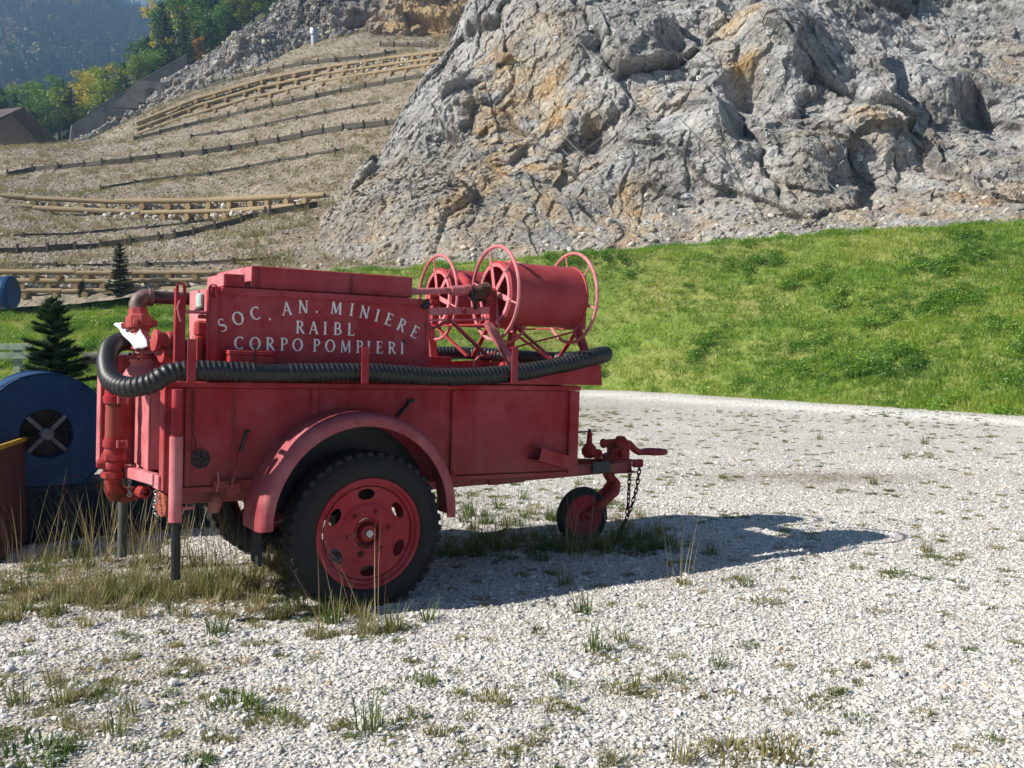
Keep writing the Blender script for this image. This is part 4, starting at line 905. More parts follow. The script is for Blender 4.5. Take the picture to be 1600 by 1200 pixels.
part('corner_post', MB().box((-1.06, V1_ - .06, .655), (-1.0, V1_, 1.195), .003)); part('corner_post', MB().box((1.5, V1_ - .05, .655), (1.56, V1_ + .01, 1.195), .003))
part('bottom_rail', MB().box((-1.04, V0_ - .012, .640), (1.55, V0_ + .04, .668), .003)); part('bottom_rail', MB().box((-1.04, V1_ - .04, .640), (1.55, V1_ + .012, .668), .003))
part('rear_crossmember', MB().box((-1.075, V0_ + .02, .655), (-1.062, 1.6, .73), .003).box((-1.061, V0_ + .02, .655), (-1.0, 1.6, .667), .003), SUNPINK)
# tray above the rim
TRO = [(-.86, 1.236), (1.715, 1.236), (1.70, 1.372), (1.2, 1.345), (-.86, 1.33)]
for v in (.232, 1.70): part('tray_side', MB().plate(TRO, [], .008, Matrix.Translation((0, v, 0)) @ Matrix.Rotation(R(90), 4, 'X')))
part('tray_end', MB().box((1.695, .234, 1.24), (1.703, 1.69, 1.36))); part('tray_floor', MB().box((-.86, .236, 1.238), (1.69, 1.69, 1.25)))
part('tray_rib', MB().box((.55, .5, 1.2505), (1.1, .53, 1.34), .003)); part('tray_rib', MB().box((.55, 1.2, 1.2505), (1.1, 1.23, 1.39), .003))
part('tray_gutter', MB().tube([(.55, .78, 1.30), (1.1, .80, 1.305)], .02, 8), RUST)
# fender: an arch swept over the wheel
def fender(vo, vi):
    mb = MB(); n = 40; sg = 1 if vi > vo else -1; prof = [(.508, 0.004), (.512, 0), (.54, .0), (.558, .006), (.572, .022), (.581, .05), (.586, .11), (.588, abs(vi - vo))]; prof2 = [(r - .006, max(d, .0055)) for r, d in prof[1:]][::-1]; pr = prof + prof2; k = len(pr); vs = []; fs = []
    for i in range(n + 1):
        a = R(-3) + R(187.5) * i / n; ca, sa = math.cos(a), math.sin(a); sq = 1.0 + (.02 if a > R(150) else 0) * (a - R(150)) * 2
        for (r, d) in pr: vs.append((-.03 + r * ca * sq, vo + sg * d, .495 + r * sa))
    for i in range(n):
        for j in range(k): j2 = (j + 1) % k; fs.append((i * k + j, i * k + j2, (i + 1) * k + j2, (i + 1) * k + j))
    fs.append(tuple(range(k - 1, -1, -1))); fs.append(tuple(n * k + j for j in range(k)))
    return mb.add(vs, fs)
part('fender', fender(0.0, V0_ - .003), m_paint('fender_paint', (.28, .04, .05), (.42, .15, .16), 0, .36)); part('fender', fender(1.95, V1_ + .003))
part('wheel_arch_shade', MB().plate([(-.03 + .50 * math.cos(a), .50 + .50 * math.sin(a)) for a in np.linspace(0, math.pi, 30)], [], .003, Matrix.Translation((0, V0_ - .0135, 0)) @ Matrix.Rotation(R(90), 4, 'X')), BLACK)  # added black plate: shade and dirt behind the wheel put into its colour
part('fender_shade', MB().lathe([(.500, .012), (.503, .25), (.499, .25), (.497, .012)], (-.03, .0, .495), (0, 1, 0), 64), BLACK) if 0 else None  # switched-off dark ring for the shade under the fender
# wheels
def wheel(vo, s):
    # s=+1: outer face towards -y (near wheel); local y grows inwards
    c = Vector((0, vo, .405)); ax = Vector((0, s, 0)); w = empty('wheel', c); w.parent = T
    ty = [(.300, .03), (.318, .012), (.350, .002), (.385, .002), (.418, .014), (.438, .030), (.446, .045), (.449, .11), (.446, .175), (.438, .188), (.418, .206), (.385, .218), (.350, .218), (.318, .208), (.3, .19)]
    t = MB().lathe(ty, (0, 0, 0), ax, 72)
    for i in range(44):                                              # tread lugs on both shoulders
        for (y0, y1, off) in ((.022, .10, 0), (.12, .198, .5)):
            a = 2 * math.pi * (i + off) / 44; M = Matrix.Rotation(a, 4, 'Y'); t.box((-.019, min(s * y0, s * y1), .425), (.019, max(s * y0, s * y1), .4525), .004, M)
    t.lathe([(.352, .0025), (.356, .0005), (.360, .0025)], (0, 0, 0), ax, 64); t.lathe([(.402, .006), (.406, .004), (.410, .010)], (0, 0, 0), ax, 64)
    part('tyre', t, RUBBER, w)
    rim = MB().lathe([(.252, .20), (.262, .06), (.268, .034), (.283, .030), (.290, .012), (.300, .006), (.308, .008), (.312, .018), (.309, .028), (.300, .03)], (0, 0, 0), ax, 72)
    rim.lathe([(.262, .05), (.270, .032), (.276, .030)], (0, 0, 0), ax, 72); part('rim', rim, REDW, w)
    M0 = Matrix.Rotation(R(90), 4, 'X') if s > 0 else Matrix.Rotation(R(-90), 4, 'X')    # local z -> outwards
    hl = []
    for k in range(6):
        a = R(33 + 60 * k); cx, cy = .216 * math.cos(a), .216 * math.sin(a); q = []
        for j in range(18):
            b = 2 * math.pi * j / 18; ex, ey = .031 * math.cos(b), .050 * math.sin(b); q.append((cx + ex * math.cos(a) - ey * math.sin(a), cy + ex * math.sin(a) + ey * math.cos(a)))
        hl.append(q)
    circ = lambda r, n=60: [(r * math.cos(2 * math.pi * i / n), r * math.sin(2 * math.pi * i / n)) for i in range(n)]
    zf = lambda x, y: -.041
    disc = MB().plate(circ(.258), [circ(.168)] + hl, -.009, M0, zf)
    disc.lathe([(.172, .036 + .005), (.160, .034), (.148, .03), (.118, .028), (.088, .03), (.086, .03), (.082, .042)], (0, 0, 0), ax, 60); part('disc', disc, REDW, w)
    hub = MB().lathe([(.083, .034), (.08, .024), (.074, .022), (.07, .03), (.066, .075), (.05, .078), (.046, .03), (.042, .02), (.026, .018), (.02, .03), (.0, .032)], (0, 0, 0), ax, 40); part('hub', hub, REDR, w)
    part('hub_cap', MB().lathe([(.024, .016), (.02, .006), (.0, .005)], (0, 0, 0), ax, 20), STEEL, w)
    for k in range(6):
        a = R(10 + 60 * k); x, z = .122 * math.cos(a), .122 * math.sin(a); b = MB().lathe([(.019, .03), (.019, .024), (.015, .022)], (x, 0, z), ax, 6); b.lathe([(.014, .026), (.0135, .006), (.0, .005)], (x, 0, z), ax, 6); b.cyl((x, 0, z), (x, s * .02, z), .006, n=8); part('wheel_nut', b, REDR, w, 20)
    return w
REDW = m_paint('wheel_paint', (.33, .018, .024), (.38, .07, .078), .0, .45)
wheel(0.0, 1); wheel(1.95, -1)
part('axle', MB().cyl((0, .18, .405), (0, 1.77, .405), .035, n=14).box((-.06, .38, .36), (.06, .46, .46), .005).box((-.06, 1.49, .36), (.06, 1.57, .46), .005), BLACK)
for v in (.42, 1.53):
    lf = MB()
    for k in range(5): L = .45 - k * .07; lf.box((-L, v - .03, .455 + .014 * (4 - k)), (L, v + .03, .467 + .014 * (4 - k)), .002)
    lf.box((-.47, v - .02, .50), (-.43, v + .02, .64)); lf.box((.43, v - .02, .50), (.47, v + .02, .64)); part('leaf_spring', lf, BLACK)
# chassis and drawbar
for (va, vb) in ((.345, .845), (1.605, 1.005)):
    part('chassis_rail', MB().box((-1.0, va - .025, .575), (.3, va + .025, .638), .004)); part('drawbar', MB().bar((.29, va, .612), (2.45, vb, .607), .05, .072, .004))
part('splice_plate', MB().bar((1.02, .478, .60), (1.34, .552, .60), .012, .062, .003))
part('crossbar', MB().box((1.2, .62, .585), (1.25, 1.24, .635), .004)); part('axle_beam', MB().box((-.05, .32, .565), (.05, 1.63, .574), .003))
part('number_plate', MB().bar((2.0, .692, .625), (2.19, .738, .62), .006, .085, .002), m_plain('worn_green_plate', (.03, .045, .03), .6, 0, .4, 30, .2))
# step pocket bracket on the side
Mb = Matrix.Translation((1.30, .255, .775)) @ Matrix.Rotation(R(15), 4, 'Y')
part('side_pocket', MB().box((-.07, -.055, -.042), (.17, -.051, .042), .001, Mb).box((-.11, -.05, .040), (.17, .028, .044), .001, Mb).box((-.11, -.05, -.044), (.17, .028, -.040), .001, Mb).box((.166, -.05, -.039), (.17, .028, .039), .001, Mb))
# coupling head, tow eye, hand brake
cv = .925; cp = MB().box((2.33, cv - .07, .64), (2.47, cv + .07, .79), .02); cp.cyl((2.40, cv - .085, .70), (2.40, cv + .085, .70), .045, n=18); cp.lathe([(.0, .83), (.03, .826), (.05, .80), (.05, .76)], (2.42, cv, 0), (0, 0, 1), 18); cp.cyl((2.26, cv, .775), (2.38, cv, .78), .03, n=14); cp.cyl((2.25, cv, .775), (2.27, cv, .775), .036, n=8); part('coupling_head', cp, REDR)
part('coupling_sleeve', MB().lathe([(.03, -.075), (.045, -.075), (.047, 0), (.03, 0), (.03, -.07)], (2.33, cv - .09, .70), (-.6, -1, 0), 18), REDR)
part('drawbar_plate', MB().box((2.27, .80, .645), (2.50, 1.05, .655), .003).box((2.27, .80, .560), (2.50, 1.05, .569), .003), RED)
ey = MB().tube([(2.42, cv, .775), (2.50, cv, .765), (2.56, cv, .72), (2.60, cv, .70), (2.65, cv, .70)], [.035, .03, .026, .026, .024], 12); part('tow_shaft', ey, REDR)
te = MB(); cen = Vector((2.745, cv, .70)); te.tube([cen + Vector((.095 * math.cos(a), .075 * math.sin(a), 0)) for a in np.linspace(0, 2 * math.pi, 37)[:-1]], .022, 10, False, True); part('tow_eye', te, REDR)
br = MB(); br.lathe([(.0, -.055), (.03, -.05), (.055, -.02), (.058, .01), (.04, .045), (.022, .06), (.018, .14), (.0, .145)], (2.13, cv, .72), (0, 0, 1), 18); br.lathe([(.0, -.055), (.035, -.04), (.035, .04), (0, .055)], (2.19, cv, .70), (0, 1, 0), 14); part('brake_unit', br, REDR)
part('brake_rod', MB().tube([(2.13, cv, .865), (1.52, cv, .86)], .006, 6).cyl((2.13, cv, .85), (2.13, cv, .885), .012, n=8), BLACK)
# support wheel under the coupling
jk = empty('support_wheel', (2.05, cv - .05, .25)); jk.parent = T; jk.scale = (1.1, 1.0, 1.1)
part('tyre', MB().lathe([(.13, -.03), (.17, -.036), (.19, -.026), (.196, 0), (.19, .026), (.17, .036), (.13, .03)], (0, 0, 0), (0, 1, 0), 40), RUBBER, jk)
part('disc', MB().lathe([(.0, -.045), (.03, -.045), (.035, -.022), (.09, -.018), (.13, -.03), (.142, -.034), (.142, .034), (.13, .03), (.09, .018), (.035, .022), (.03, .045), (0, .045)], (0, 0, 0), (0, 1, 0), 40), REDW, jk)
fk = MB()
for s in (-1, 1): fk.tube([(0, s * .055, 0), (.14, s * .055, .09), (.235, s * .05, .16), (.255, s * .035, .21), (.24, s * .012, .24)], [.026, .03, .034, .03, .026], 8)
part('fork', fk, REDR, jk); part('swivel', MB().tube([(.24, 0, .225), (.22, .02, .27), (.25, .03, .33), (.27, .05, .40)], [.035, .042, .034, .05], 12).lathe([(.06, .34), (.075, .36), (.075, .40), (.05, .41)], (.27, .05, 0), (0, 0, 1), 14), REDR, jk)
# safety chain, link by link
part('chain_bracket', MB().box((2.45, cv - .13, .60), (2.55, cv - .10, .66), .01), REDR)
LK = MB(); LK.tube([(math.cos(a) * .011 * (1 if 1 else 0), 0, math.sin(a) * .011 + (.013 if 0 < a < math.pi else -.013)) for a in np.linspace(.15, 2 * math.pi + .15, 13)[:-1]], .0052, 6, False, True)
lk0 = LK.build('chain_link', RUST, T); LKM = lk0.data; bpy.data.objects.remove(lk0)
def chain(path):
    q = np.array(path); s = np.r_[0, np.cumsum(np.linalg.norm(np.diff(q, axis=0), axis=1))]; t = 0; k = 0
    while t < s[-1]:
        p = Vector([np.interp(t, s, q[:, i]) for i in range(3)]); p2 = Vector([np.interp(min(t + .01, s[-1]), s, q[:, i]) for i in range(3)]); d = p2 - p; d = d if d.length > 1e-6 else Vector((0, 0, -1))
        o = link('chain_link', LKM, T); o.location = p; o.rotation_mode = 'QUATERNION'; qq = d.to_track_quat('Z', 'Y'); o.rotation_quaternion = qq @ Euler((0, 0, R(90) * (k % 2) + .4)).to_quaternion(); t += .036; k += 1
chain([(2.52, cv - .115, .60), (2.50, cv - .115, .45), (2.46, cv - .115, .32), (2.42, cv - .12, .24), (2.36, cv - .14, .17), (2.30, cv - .2, .115)]); chain([(2.43, cv - .115, .60), (2.425, cv - .115, .45), (2.42, cv - .118, .33), (2.41, cv - .12, .25)])

# ------------------------------------------------------------------ lettered equipment box
BV = .335
part('cabinet', MB().box((-.80, BV, 1.252), (.485, .86, 1.735), .004))
part('cabinet_lit_end', MB().box((-.8035, BV + .032, 1.256), (-.8005, .858, 1.732)), SUNPINK); part('lid_lit_end', MB().box((-.589, BV + .028, 1.748), (-.5855, 1.097, 1.864)), SUNPINK); part('cabinet_edge', MB().box((-.812, BV - .006, 1.252), (-.795, BV + .03, 1.74), .002)); part('cabinet_edge', MB().box((.47, BV - .005, 1.252), (.492, BV + .03, 1.742), .002))  # thin plates on the cabinet and lid ends carry the sunlit pink
part('lid_lip', MB().add([(-.775, BV - .018, 1.70), (.45, BV - .018, 1.70), (.45, BV - .002, 1.70), (-.775, BV - .002, 1.70), (-.75, BV - .018, 1.738), (.44, BV - .018, 1.738), (.44, BV + .05, 1.742), (-.75, BV + .05, 1.742)], [(0, 1, 5, 4), (3, 2, 1, 0), (4, 5, 6, 7), (0, 4, 7, 3), (1, 2, 6, 5), (3, 7, 6, 2)]), RED, None, 10)
part('lid', MB().box((-.585, BV + .025, 1.744), (.385, 1.1, 1.868), .005)); part('lid_end_box', MB().box((-.735, BV + .028, 1.744), (-.625, .72, 1.815), .004), RED); part('lid_lit_end', MB().box((-.739, BV + .032, 1.748), (-.7355, .717, 1.812)), SUNPINK)  # last plate only gives the small box its sunlit end colour
for u in (-.70, -.665, -.64): part('rivet', MB().lathe([(.0, -.004), (.004, -.002), (.005, 0)], (-.5895, .5 + (u + .7) * 4, 1.83), (1, 0, 0), 8))
part('hinge_knob', MB().cyl((.455, BV - .03, 1.705), (.455, BV + .02, 1.705), .026, n=16).cyl((.455, BV - .036, 1.705), (.455, BV - .03, 1.705), .012, n=10), BLACK)
part('latch', MB().box((.468, BV - .016, 1.555), (.50, BV - .0055, 1.60), .003)); part('vent_hole', MB().cyl((.327, BV - .002, 1.478), (.327, BV + .002, 1.478), .012, n=16), BLACK)
part('cabinet_foot', MB().box((-.9, BV - .03, 1.2525), (-.802, .9, 1.33), .004))
# lettering
def stroke(pts, ws):
    P = np.array(pts, float); n = len(P); w = np.interp(np.linspace(0, 1, n), np.linspace(0, 1, len(ws)), ws); d = np.gradient(P, axis=0); d /= np.linalg.norm(d, axis=1)[:, None] + 1e-9; nn_ = np.c_[-d[:, 1], d[:, 0]]
    return [tuple(x) for x in P + nn_ * w[:, None] / 2], [tuple(x) for x in P - nn_ * w[:, None] / 2]
def arc(cx, cy, rx, ry, a0, a1, n=22): return [(cx + rx * math.cos(R(a0 + (a1 - a0) * i / n)), cy + ry * math.sin(R(a0 + (a1 - a0) * i / n))) for i in range(n + 1)]
TK, TN = .165, .085
def glyph(ch):
    S = []; ln = lambda a, b, w: S.append(stroke([a, b], [w, w])); sf = lambda x, y, w=.3: ln((x - w / 2, y), (x + w / 2, y), .045)
    def wr(pts, cx, cy, e=1.4): return [TN + (TK + .01 - TN) * abs(math.cos(math.atan2(p[1] - cy, p[0] - cx))) ** e for p in pts]
    if ch == 'I': ln((.17, .03), (.17, .97), TK); sf(.17, .022, .32); sf(.17, .978, .32); w = .34
    elif ch in 'EL':
        ln((.17, .03), (.17, .97), TK); sf(.12, .978, .2); ln((.02, .035), (.62, .035), .07); S.append(stroke([(.6, .0), (.64, .2)], [.02, .05])); w = .66
        if ch == 'E': ln((.02, .965), (.58, .965), .07); ln((.17, .52), (.47, .52), .065); S.append(stroke([(.56, 1.0), (.58, .82)], [.02, .05])); S.append(stroke([(.46, .42), (.46, .62)], [.04, .04]))
    elif ch == 'A': ln((.10, .02), (.40, .96), TN); ln((.40, 1.0), (.72, .02), TK); ln((.2, .34), (.62, .34), .06); sf(.10, .022, .24); sf(.73, .022, .28); w = .84
    elif ch == 'N': ln((.14, .03), (.14, .97), TN + .01); ln((.12, .97), (.68, .03), TK); ln((.70, .03), (.70, .97), TN + .01); sf(.14, .022, .26); sf(.09, .978, .2); sf(.70, .978, .26); w = .82
    elif ch == 'M': ln((.15, .03), (.19, .97), TN + .01); ln((.2, .97), (.5, .08), TK); ln((.5, .06), (.80, .97), TN); ln((.82, .97), (.86, .03), TK); sf(.15, .022, .26); sf(.86, .022, .3); w = 1.0
    elif ch == 'O': p = arc(.46, .5, .37, .455, 0, 360, 40); S.append(stroke(p, wr(p, .46, .5))); w = .92
    elif ch == 'C': p = arc(.46, .5, .37, .455, 52, 308, 30); S.append(stroke(p, wr(p, .46, .5))); S.append(stroke([(.70, .96), (.71, .72)], [.05, .03])); S.append(stroke([(.71, .04), (.72, .22)], [.03, .02])); w = .82
    elif ch == 'S':
        p = arc(.33, .73, .205, .225, 30, 250, 14) + [(.33, .5)] + arc(.33, .265, .225, .225, 70, -150, 14); pp = np.array(p); S.append(stroke(p, [.06, .07, .10, .12, .155, .16, .155, .12, .10, .07, .06])); S.append(stroke([(.52, .98), (.525, .78)], [.04, .03])); S.append(stroke([(.115, .2), (.12, .0)], [.03, .04])); w = .66
    elif ch in 'PRB':
        ln((.17, .03), (.17, .97), TK); sf(.15, .022, .3); sf(.10, .978, .18); p = [(.12, .965), (.3, .965)] + arc(.33, .735, .23, .23, 90, -90, 14) + [(.2, .505)]; S.append(stroke(p, [TN, TN, .09, .14, .145, .14, .09, TN, TN])); w = .62
        if ch == 'R': ln((.33, .5), (.66, .03), TK - .01); sf(.70, .022, .2); w = .78
        if ch == 'B': p = [(.2, .51), (.36, .51)] + arc(.37, .27, .27, .235, 90, -90, 14) + [(.1, .035)]; S.append(stroke(p, [TN, TN, .09, .145, .15, .145, .09, TN, TN])); w = .68
    else: p = arc(.1, .07, .045, .045, 0, 360, 14); S.append(stroke(p, [.09])); w = .2
    return S, w
def letter(ch, u, w, h, rot):
    S, wd = glyph(ch); mb = MB()
    for i, (a, b) in enumerate(S):
        y = BV - .0012 - .00025 * i; vs = []
        for p in a + b:
            x, z = (p[0] - wd / 2) * h * .94, (p[1] - .5) * h; vs.append((u + x * math.cos(rot) - z * math.sin(rot), y, w + x * math.sin(rot) + z * math.cos(rot)))
        n = len(a); mb.add(vs, [(k, k + 1, n + k + 1, n + k) for k in range(n - 1)])
    return part('letter', mb, WHITEP, None, 0)
L1 = list(zip('SOC.AN.MINIERE', [(-.75, 1.533), (-.666, 1.574), (-.571, 1.606), (-.495, 1.606), (-.394, 1.64), (-.3, 1.655), (-.219, 1.66), (-.103, 1.659), (-.009, 1.653), (.071, 1.642), (.151, 1.627), (.227, 1.607), (.312, 1.576), (.398, 1.539)], [24, 20, 15, 12, 6, 0, -3, -5, -8, -11, -15, -20, -25, -28]))
for ch, (u, w), a in L1: letter(ch, u, w, .073 if ch != '.' else .07, R(a * .9))
for ch, u in zip('RAIBL', (-.314, -.236, -.167, -.094, -.01)): letter(ch, u, 1.5395, .072, 0)
for ch, u in zip('CORPOPOMPIERI', (-.657, -.569, -.483, -.407, -.327, -.217, -.135, -.041, .044, .102, .17, .251, .316)): letter(ch, u, 1.440, .072, 0)
# small tool box in front of the cabinet
tb = part('tool_box', MB().box((-.735, .23, 1.3305), (-.49, .325, 1.375), .004)); part('tool_box_lid', MB().box((-.74, .226, 1.3755), (-.486, .327, 1.40), .004), RED, tb); part('hasp', MB().box((-.608, .222, 1.35), (-.595, .2255, 1.405)).cyl((-.60, .224, 1.40), (-.60, .224, 1.42), .006, n=8).ring((-.60, .224, 1.425), (0, 1, 0), .012, .003, 14, 6), RUST, tb)
part('tool_box_shelf', MB().box((-.78, .20, 1.322), (-.44, .33, 1.329), .001))
# hose brackets along the side
for (u, h0, h1) in ((-.975, 1.232, 1.452), (-.036, 1.236, 1.44), (.93, 1.25, 1.47)):
    b = MB().box((u - .022, .045, h0), (u + .022, .051, h1), .002).box((u - .022, .0515, h0), (u + .022, .255, h0 + .006), .001)
    part('hose_bracket', b)
part('bracket_arm', MB().box((-.046, .24, 1.34), (-.018, .246, 1.45), .002), RED)
# ladder holders
for u in (-.965, -.806):
    ho = [(x, z) for x, z in [(-.026, 1.30), (.026, 1.30)] + [(.026 * math.cos(a), 1.725 + .026 * math.sin(a)) for a in np.linspace(0, math.pi, 9)]]
    hole = [(.012 * math.cos(a), 1.712 + (.022 if math.sin(a) > 0 else -.022) + .012 * math.sin(a)) for a in np.linspace(0, 2 * math.pi, 16)[:-1]]
    part('ladder_holder', MB().plate(ho, [hole], .012, Matrix.Translation((u, BV + .03 if u < -.9 else BV - .012, 0)) @ Matrix.Rotation(R(90), 4, 'X')).box((u - .026, (BV + .031 if u < -.9 else BV - .011), 1.31), (u - .020, (BV + .06 if u < -.9 else BV + .02), 1.72)))
part('holder_rung', MB().cyl((-.965, .37, 1.598), (-.805, .37, 1.598), .009, n=10).cyl((-.975, .36, 1.6), (-.975, .38, 1.6), .02, n=12), SUNPINK); part('holder_rung', MB().cyl((-.87, .37, 1.575), (-.805, .37, 1.575), .011, n=10), RED); part('spring_pin', MB().tube([(-.972, .345, 1.655), (-.985, .34, 1.62), (-.975, .34, 1.57), (-.965, .345, 1.545)], .006, 6), SUNPINK)
# gauge and small valve by the cabinet end
part('gauge', MB().box((-.832, .52, 1.625), (-.8025, .60, 1.71), .01), CARD); part('gauge_holder', MB().box((-.835, .515, 1.612), (-.803, .605, 1.624), .002), BLACK)
gv = MB().box((-.87, .40, 1.47), (-.81, .48, 1.555), .012); gv.box((-.865, .415, 1.33), (-.815, .465, 1.47), .008); gv.lathe([(.045, -.02), (.05, 0), (.045, .02)], (-.84, .44, 1.44), (1, 0, 0), 16, True); part('side_valve', gv, REDR)
part('valve_stem', MB().cyl((-.855, .38, 1.26), (-.855, .38, 1.46), .022, n=12), REDR)

# ------------------------------------------------------------------ pump fittings at the tail
pu, pv = -1.05, .88
pm_ = MB(); pm_.lathe([(.0, 1.20), (.105, 1.20), (.11, 1.24), (.09, 1.275), (.072, 1.29), (.07, 1.31), (.078, 1.315), (.078, 1.335), (.062, 1.34)], (pu, pv, 0), (0, 0, 1), 24); part('pump_base', pm_, SUNPINK)
part('flange', MB().lathe([(.06, 1.335), (.085, 1.337), (.085, 1.352), (.06, 1.354)], (pu, pv, 0), (0, 0, 1), 20).lathe([(.05, 1.385), (.068, 1.387), (.068, 1.402), (.05, 1.404)], (pu, pv, 0), (0, 0, 1), 20), REDR)
vb2 = MB().tube([(pu, pv, 1.35), (pu - .002, pv + .01, 1.40), (pu - .005, pv + .02, 1.44), (pu - .012, pv + .045, 1.50)], [.058, .052, .044, .042], 18); vb2.tube([(pu, pv, 1.37), (pu + .09, pv - .05, 1.372)], [.035, .04], 12); part('valve_body', vb2, SUNPINK)
for k in range(6):
    a = k * 1.047; part('flange_bolt', MB().cyl((pu + .073 * math.cos(a), pv + .073 * math.sin(a), 1.325), (pu + .073 * math.cos(a), pv + .073 * math.sin(a), 1.366), .009, n=6), RUST)
cpl = Vector((pu - .014, pv + .05, 1.50)); cdir = Vector((-.06, .18, 1)).normalized()
ch_ = MB().lathe([(.048, -.02), (.058, -.01), (.058, .005), (.075, .012), (.078, .045), (.072, .075), (.056, .085), (.054, .12), (.045, .125)], cpl, cdir, 8)
for k in range(4):
    a = k * math.pi / 2 + .4; x = cdir.orthogonal().normalized(); y = cdir.cross(x); d = x * math.cos(a) + y * math.sin(a); ch_.bar(cpl + cdir * .03 + d * .065, cpl + cdir * .03 + d * .1, .03, .035, .006, cdir)
part('hose_coupling', ch_, REDR, None, 25)
e0 = cpl + cdir * .12; el = [e0, e0 + cdir * .03, e0 + cdir * .055 + Vector((.012, 0, 0)), e0 + cdir * .072 + Vector((.04, 0, .0)), e0 + cdir * .075 + Vector((.075, 0, 0))]
part('elbow', MB().tube(el, [.047, .05, .05, .05, .046], 16).lathe([(.046, -.015), (.054, -.012), (.054, .012), (.046, .015)], el[-1], (1, 0, 0), 16), m_plain('brown_iron', (.17, .10, .085), .55, .1, .3, 18, .3))
part('top_pipe', MB().cyl(el[-1], el[-1] + Vector((.45, 0, .004)), .037, n=16), m_plain('dark_pipe', (.085, .05, .045), .5, .2, .3, 18, .3))
# side outlets, lever and cap
so_ = MB().lathe([(.05, 0), (.06, .01), (.06, .05), (.05, .06), (.05, .09), (.062, .095), (.062, .12), (.045, .125), (0, .125)], (-.93, .62, 1.43), (-1, -.1, .1), 16); so_.lathe([(.042, 0), (.05, .01), (.05, .045), (.04, .05), (.04, .09), (0, .09)], (-.93, .60, 1.36), (-1, -.25, 0), 16); part('outlet', so_, REDR)
part('outlet_lever', MB().tube([(-1.03, .78, 1.435), (-.98, .62, 1.425), (-.9, .5, 1.43)], .017, 8), BLACK); part('outlet_handle', MB().tube([(-.97, .46, 1.27), (-.965, .46, 1.34), (-.955, .46, 1.375), (-.945, .46, 1.385)], .007, 6), REDR); part('drain_pipe', MB().tube([(pu + .04, pv - .09, 1.27), (pu + .13, pv - .15, 1.275), (pu + .16, pv - .15, 1.31), (pu + .15, pv - .14, 1.37), (pu + .11, pv - .1, 1.39)], .012, 8), SUNPINK)
part('pump_cover', MB().box((-.93, .48, 1.2525), (-.82, .9, 1.45), .01), BLACK)
# end cabinet and pipe stack below
part('end_plate', MB().box((-1.085, .53, .735), (-1.073, .93, 1.196), .003).box((-1.072, .53, .735), (-1.0, .545, 1.196), .002), SUNPINK)
part('end_box', MB().box((-1.262, .945, .72), (-1.0, 1.08, 1.35), .004), RED); part('end_box_lit_face', MB().box((-1.2655, .948, .724), (-1.2625, 1.077, 1.346)), SUNPINK)  # second plate is a thin skin painted as the sunlit face
px_, pv_ = -1.215, .80
ps = MB().lathe([(.036, .90), (.047, .90), (.047, 1.10), (.036, 1.10)], (px_, pv_, 0), (0, 0, 1), 20); part('stack_pipe', ps, m_paint('scorched_paint', (.25, .04, .03), (.3, .1, .08), .9, .6))
part('stack_top', MB().lathe([(.0, 1.20), (.05, 1.20), (.052, 1.13), (.06, 1.125), (.06, 1.10), (.047, 1.099)], (px_, pv_, 0), (0, 0, 1), 20), RED)
for w in (1.105, .86):
    part('stack_clamp', MB().lathe([(.046, -.022), (.058, -.02), (.058, .02), (.046, .022)], (px_, pv_, w), (0, 0, 1), 20).box((px_ + .02, pv_ - .075, w - .015), (px_ + .05, pv_ - .03, w + .015), .003), REDR)
    for k in range(3): part('clamp_bolt', MB().cyl((px_ + .012 + k * .022, pv_ - .065, w - .018), (px_ + .012 + k * .022, pv_ - .065, w + .022), .008, n=6), SUNPINK)
lo = MB().lathe([(.05, .90), (.055, .84), (.05, .83), (.058, .80), (.058, .77), (.05, .765), (.062, .745), (.062, .72), (.052, .71), (.057, .70), (.057, .67), (.048, .665), (.048, .64)], (px_, pv_, 0), (0, 0, 1), 18); lo.tube([(px_, pv_, .65), (px_, pv_, .61), (px_ + .02, pv_ + .02, .575), (px_ + .06, pv_ + .05, .56), (px_ + .14, pv_ + .1, .56)], [.048, .05, .05, .046, .04], 14); lo.tube([(px_, pv_, .745), (px_ - .075, pv_ - .005, .748), (px_ - .088, pv_ - .005, .748)], [.034, .03, .02], 12); part('stack_valve', lo, REDR)
for (w, t_) in ((.785, .016), (.685, .016)): part('stack_nut', MB().lathe([(.05, w - t_), (.066, w - t_), (.066, w + t_), (.05, w + t_)], (px_, pv_, 0), (0, 0, 1), 8), REDR, None, 20)
part('tail_arm', MB().bar((-1.18, .98, .70), (-1.062, .40, .70), .05, .06, .004, (0, 0, 1)), SUNPINK)
part('drain_tap', MB().tube([(-1.15, .9, .565), (-1.09, .66, .60)], .014, 8).lathe([(.02, -.04), (.034, -.03), (.03, 0), (.036, .03), (.02, .04)], (-1.085, .64, .602), (.3, -1, 0), 10), REDR)
cpd = MB().lathe([(.0, -.014), (.066, -.012), (.07, -.004), (.07, .012), (.055, .016), (0, .016)], (-1.04, .36, .575), (1, .25, .1), 24); part('hanging_cap', cpd, m_plain('orange_cap', (.36, .09, .05), .6, 0, .2, 20)); 
def bead(path):
    for i, q in enumerate(path): part('chain_bead', MB().ring(q, (1 if i % 2 else .2, .3, .2 + .8 * (i % 2)), .011, .003, 10, 5), STEEL)
bead([(-1.075 + .004 * math.sin(i), .35, .64 - .017 * i) for i in range(8)]); bead([(px_ + .08, pv_ - .04, .68 - .018 * i) for i in range(7)])
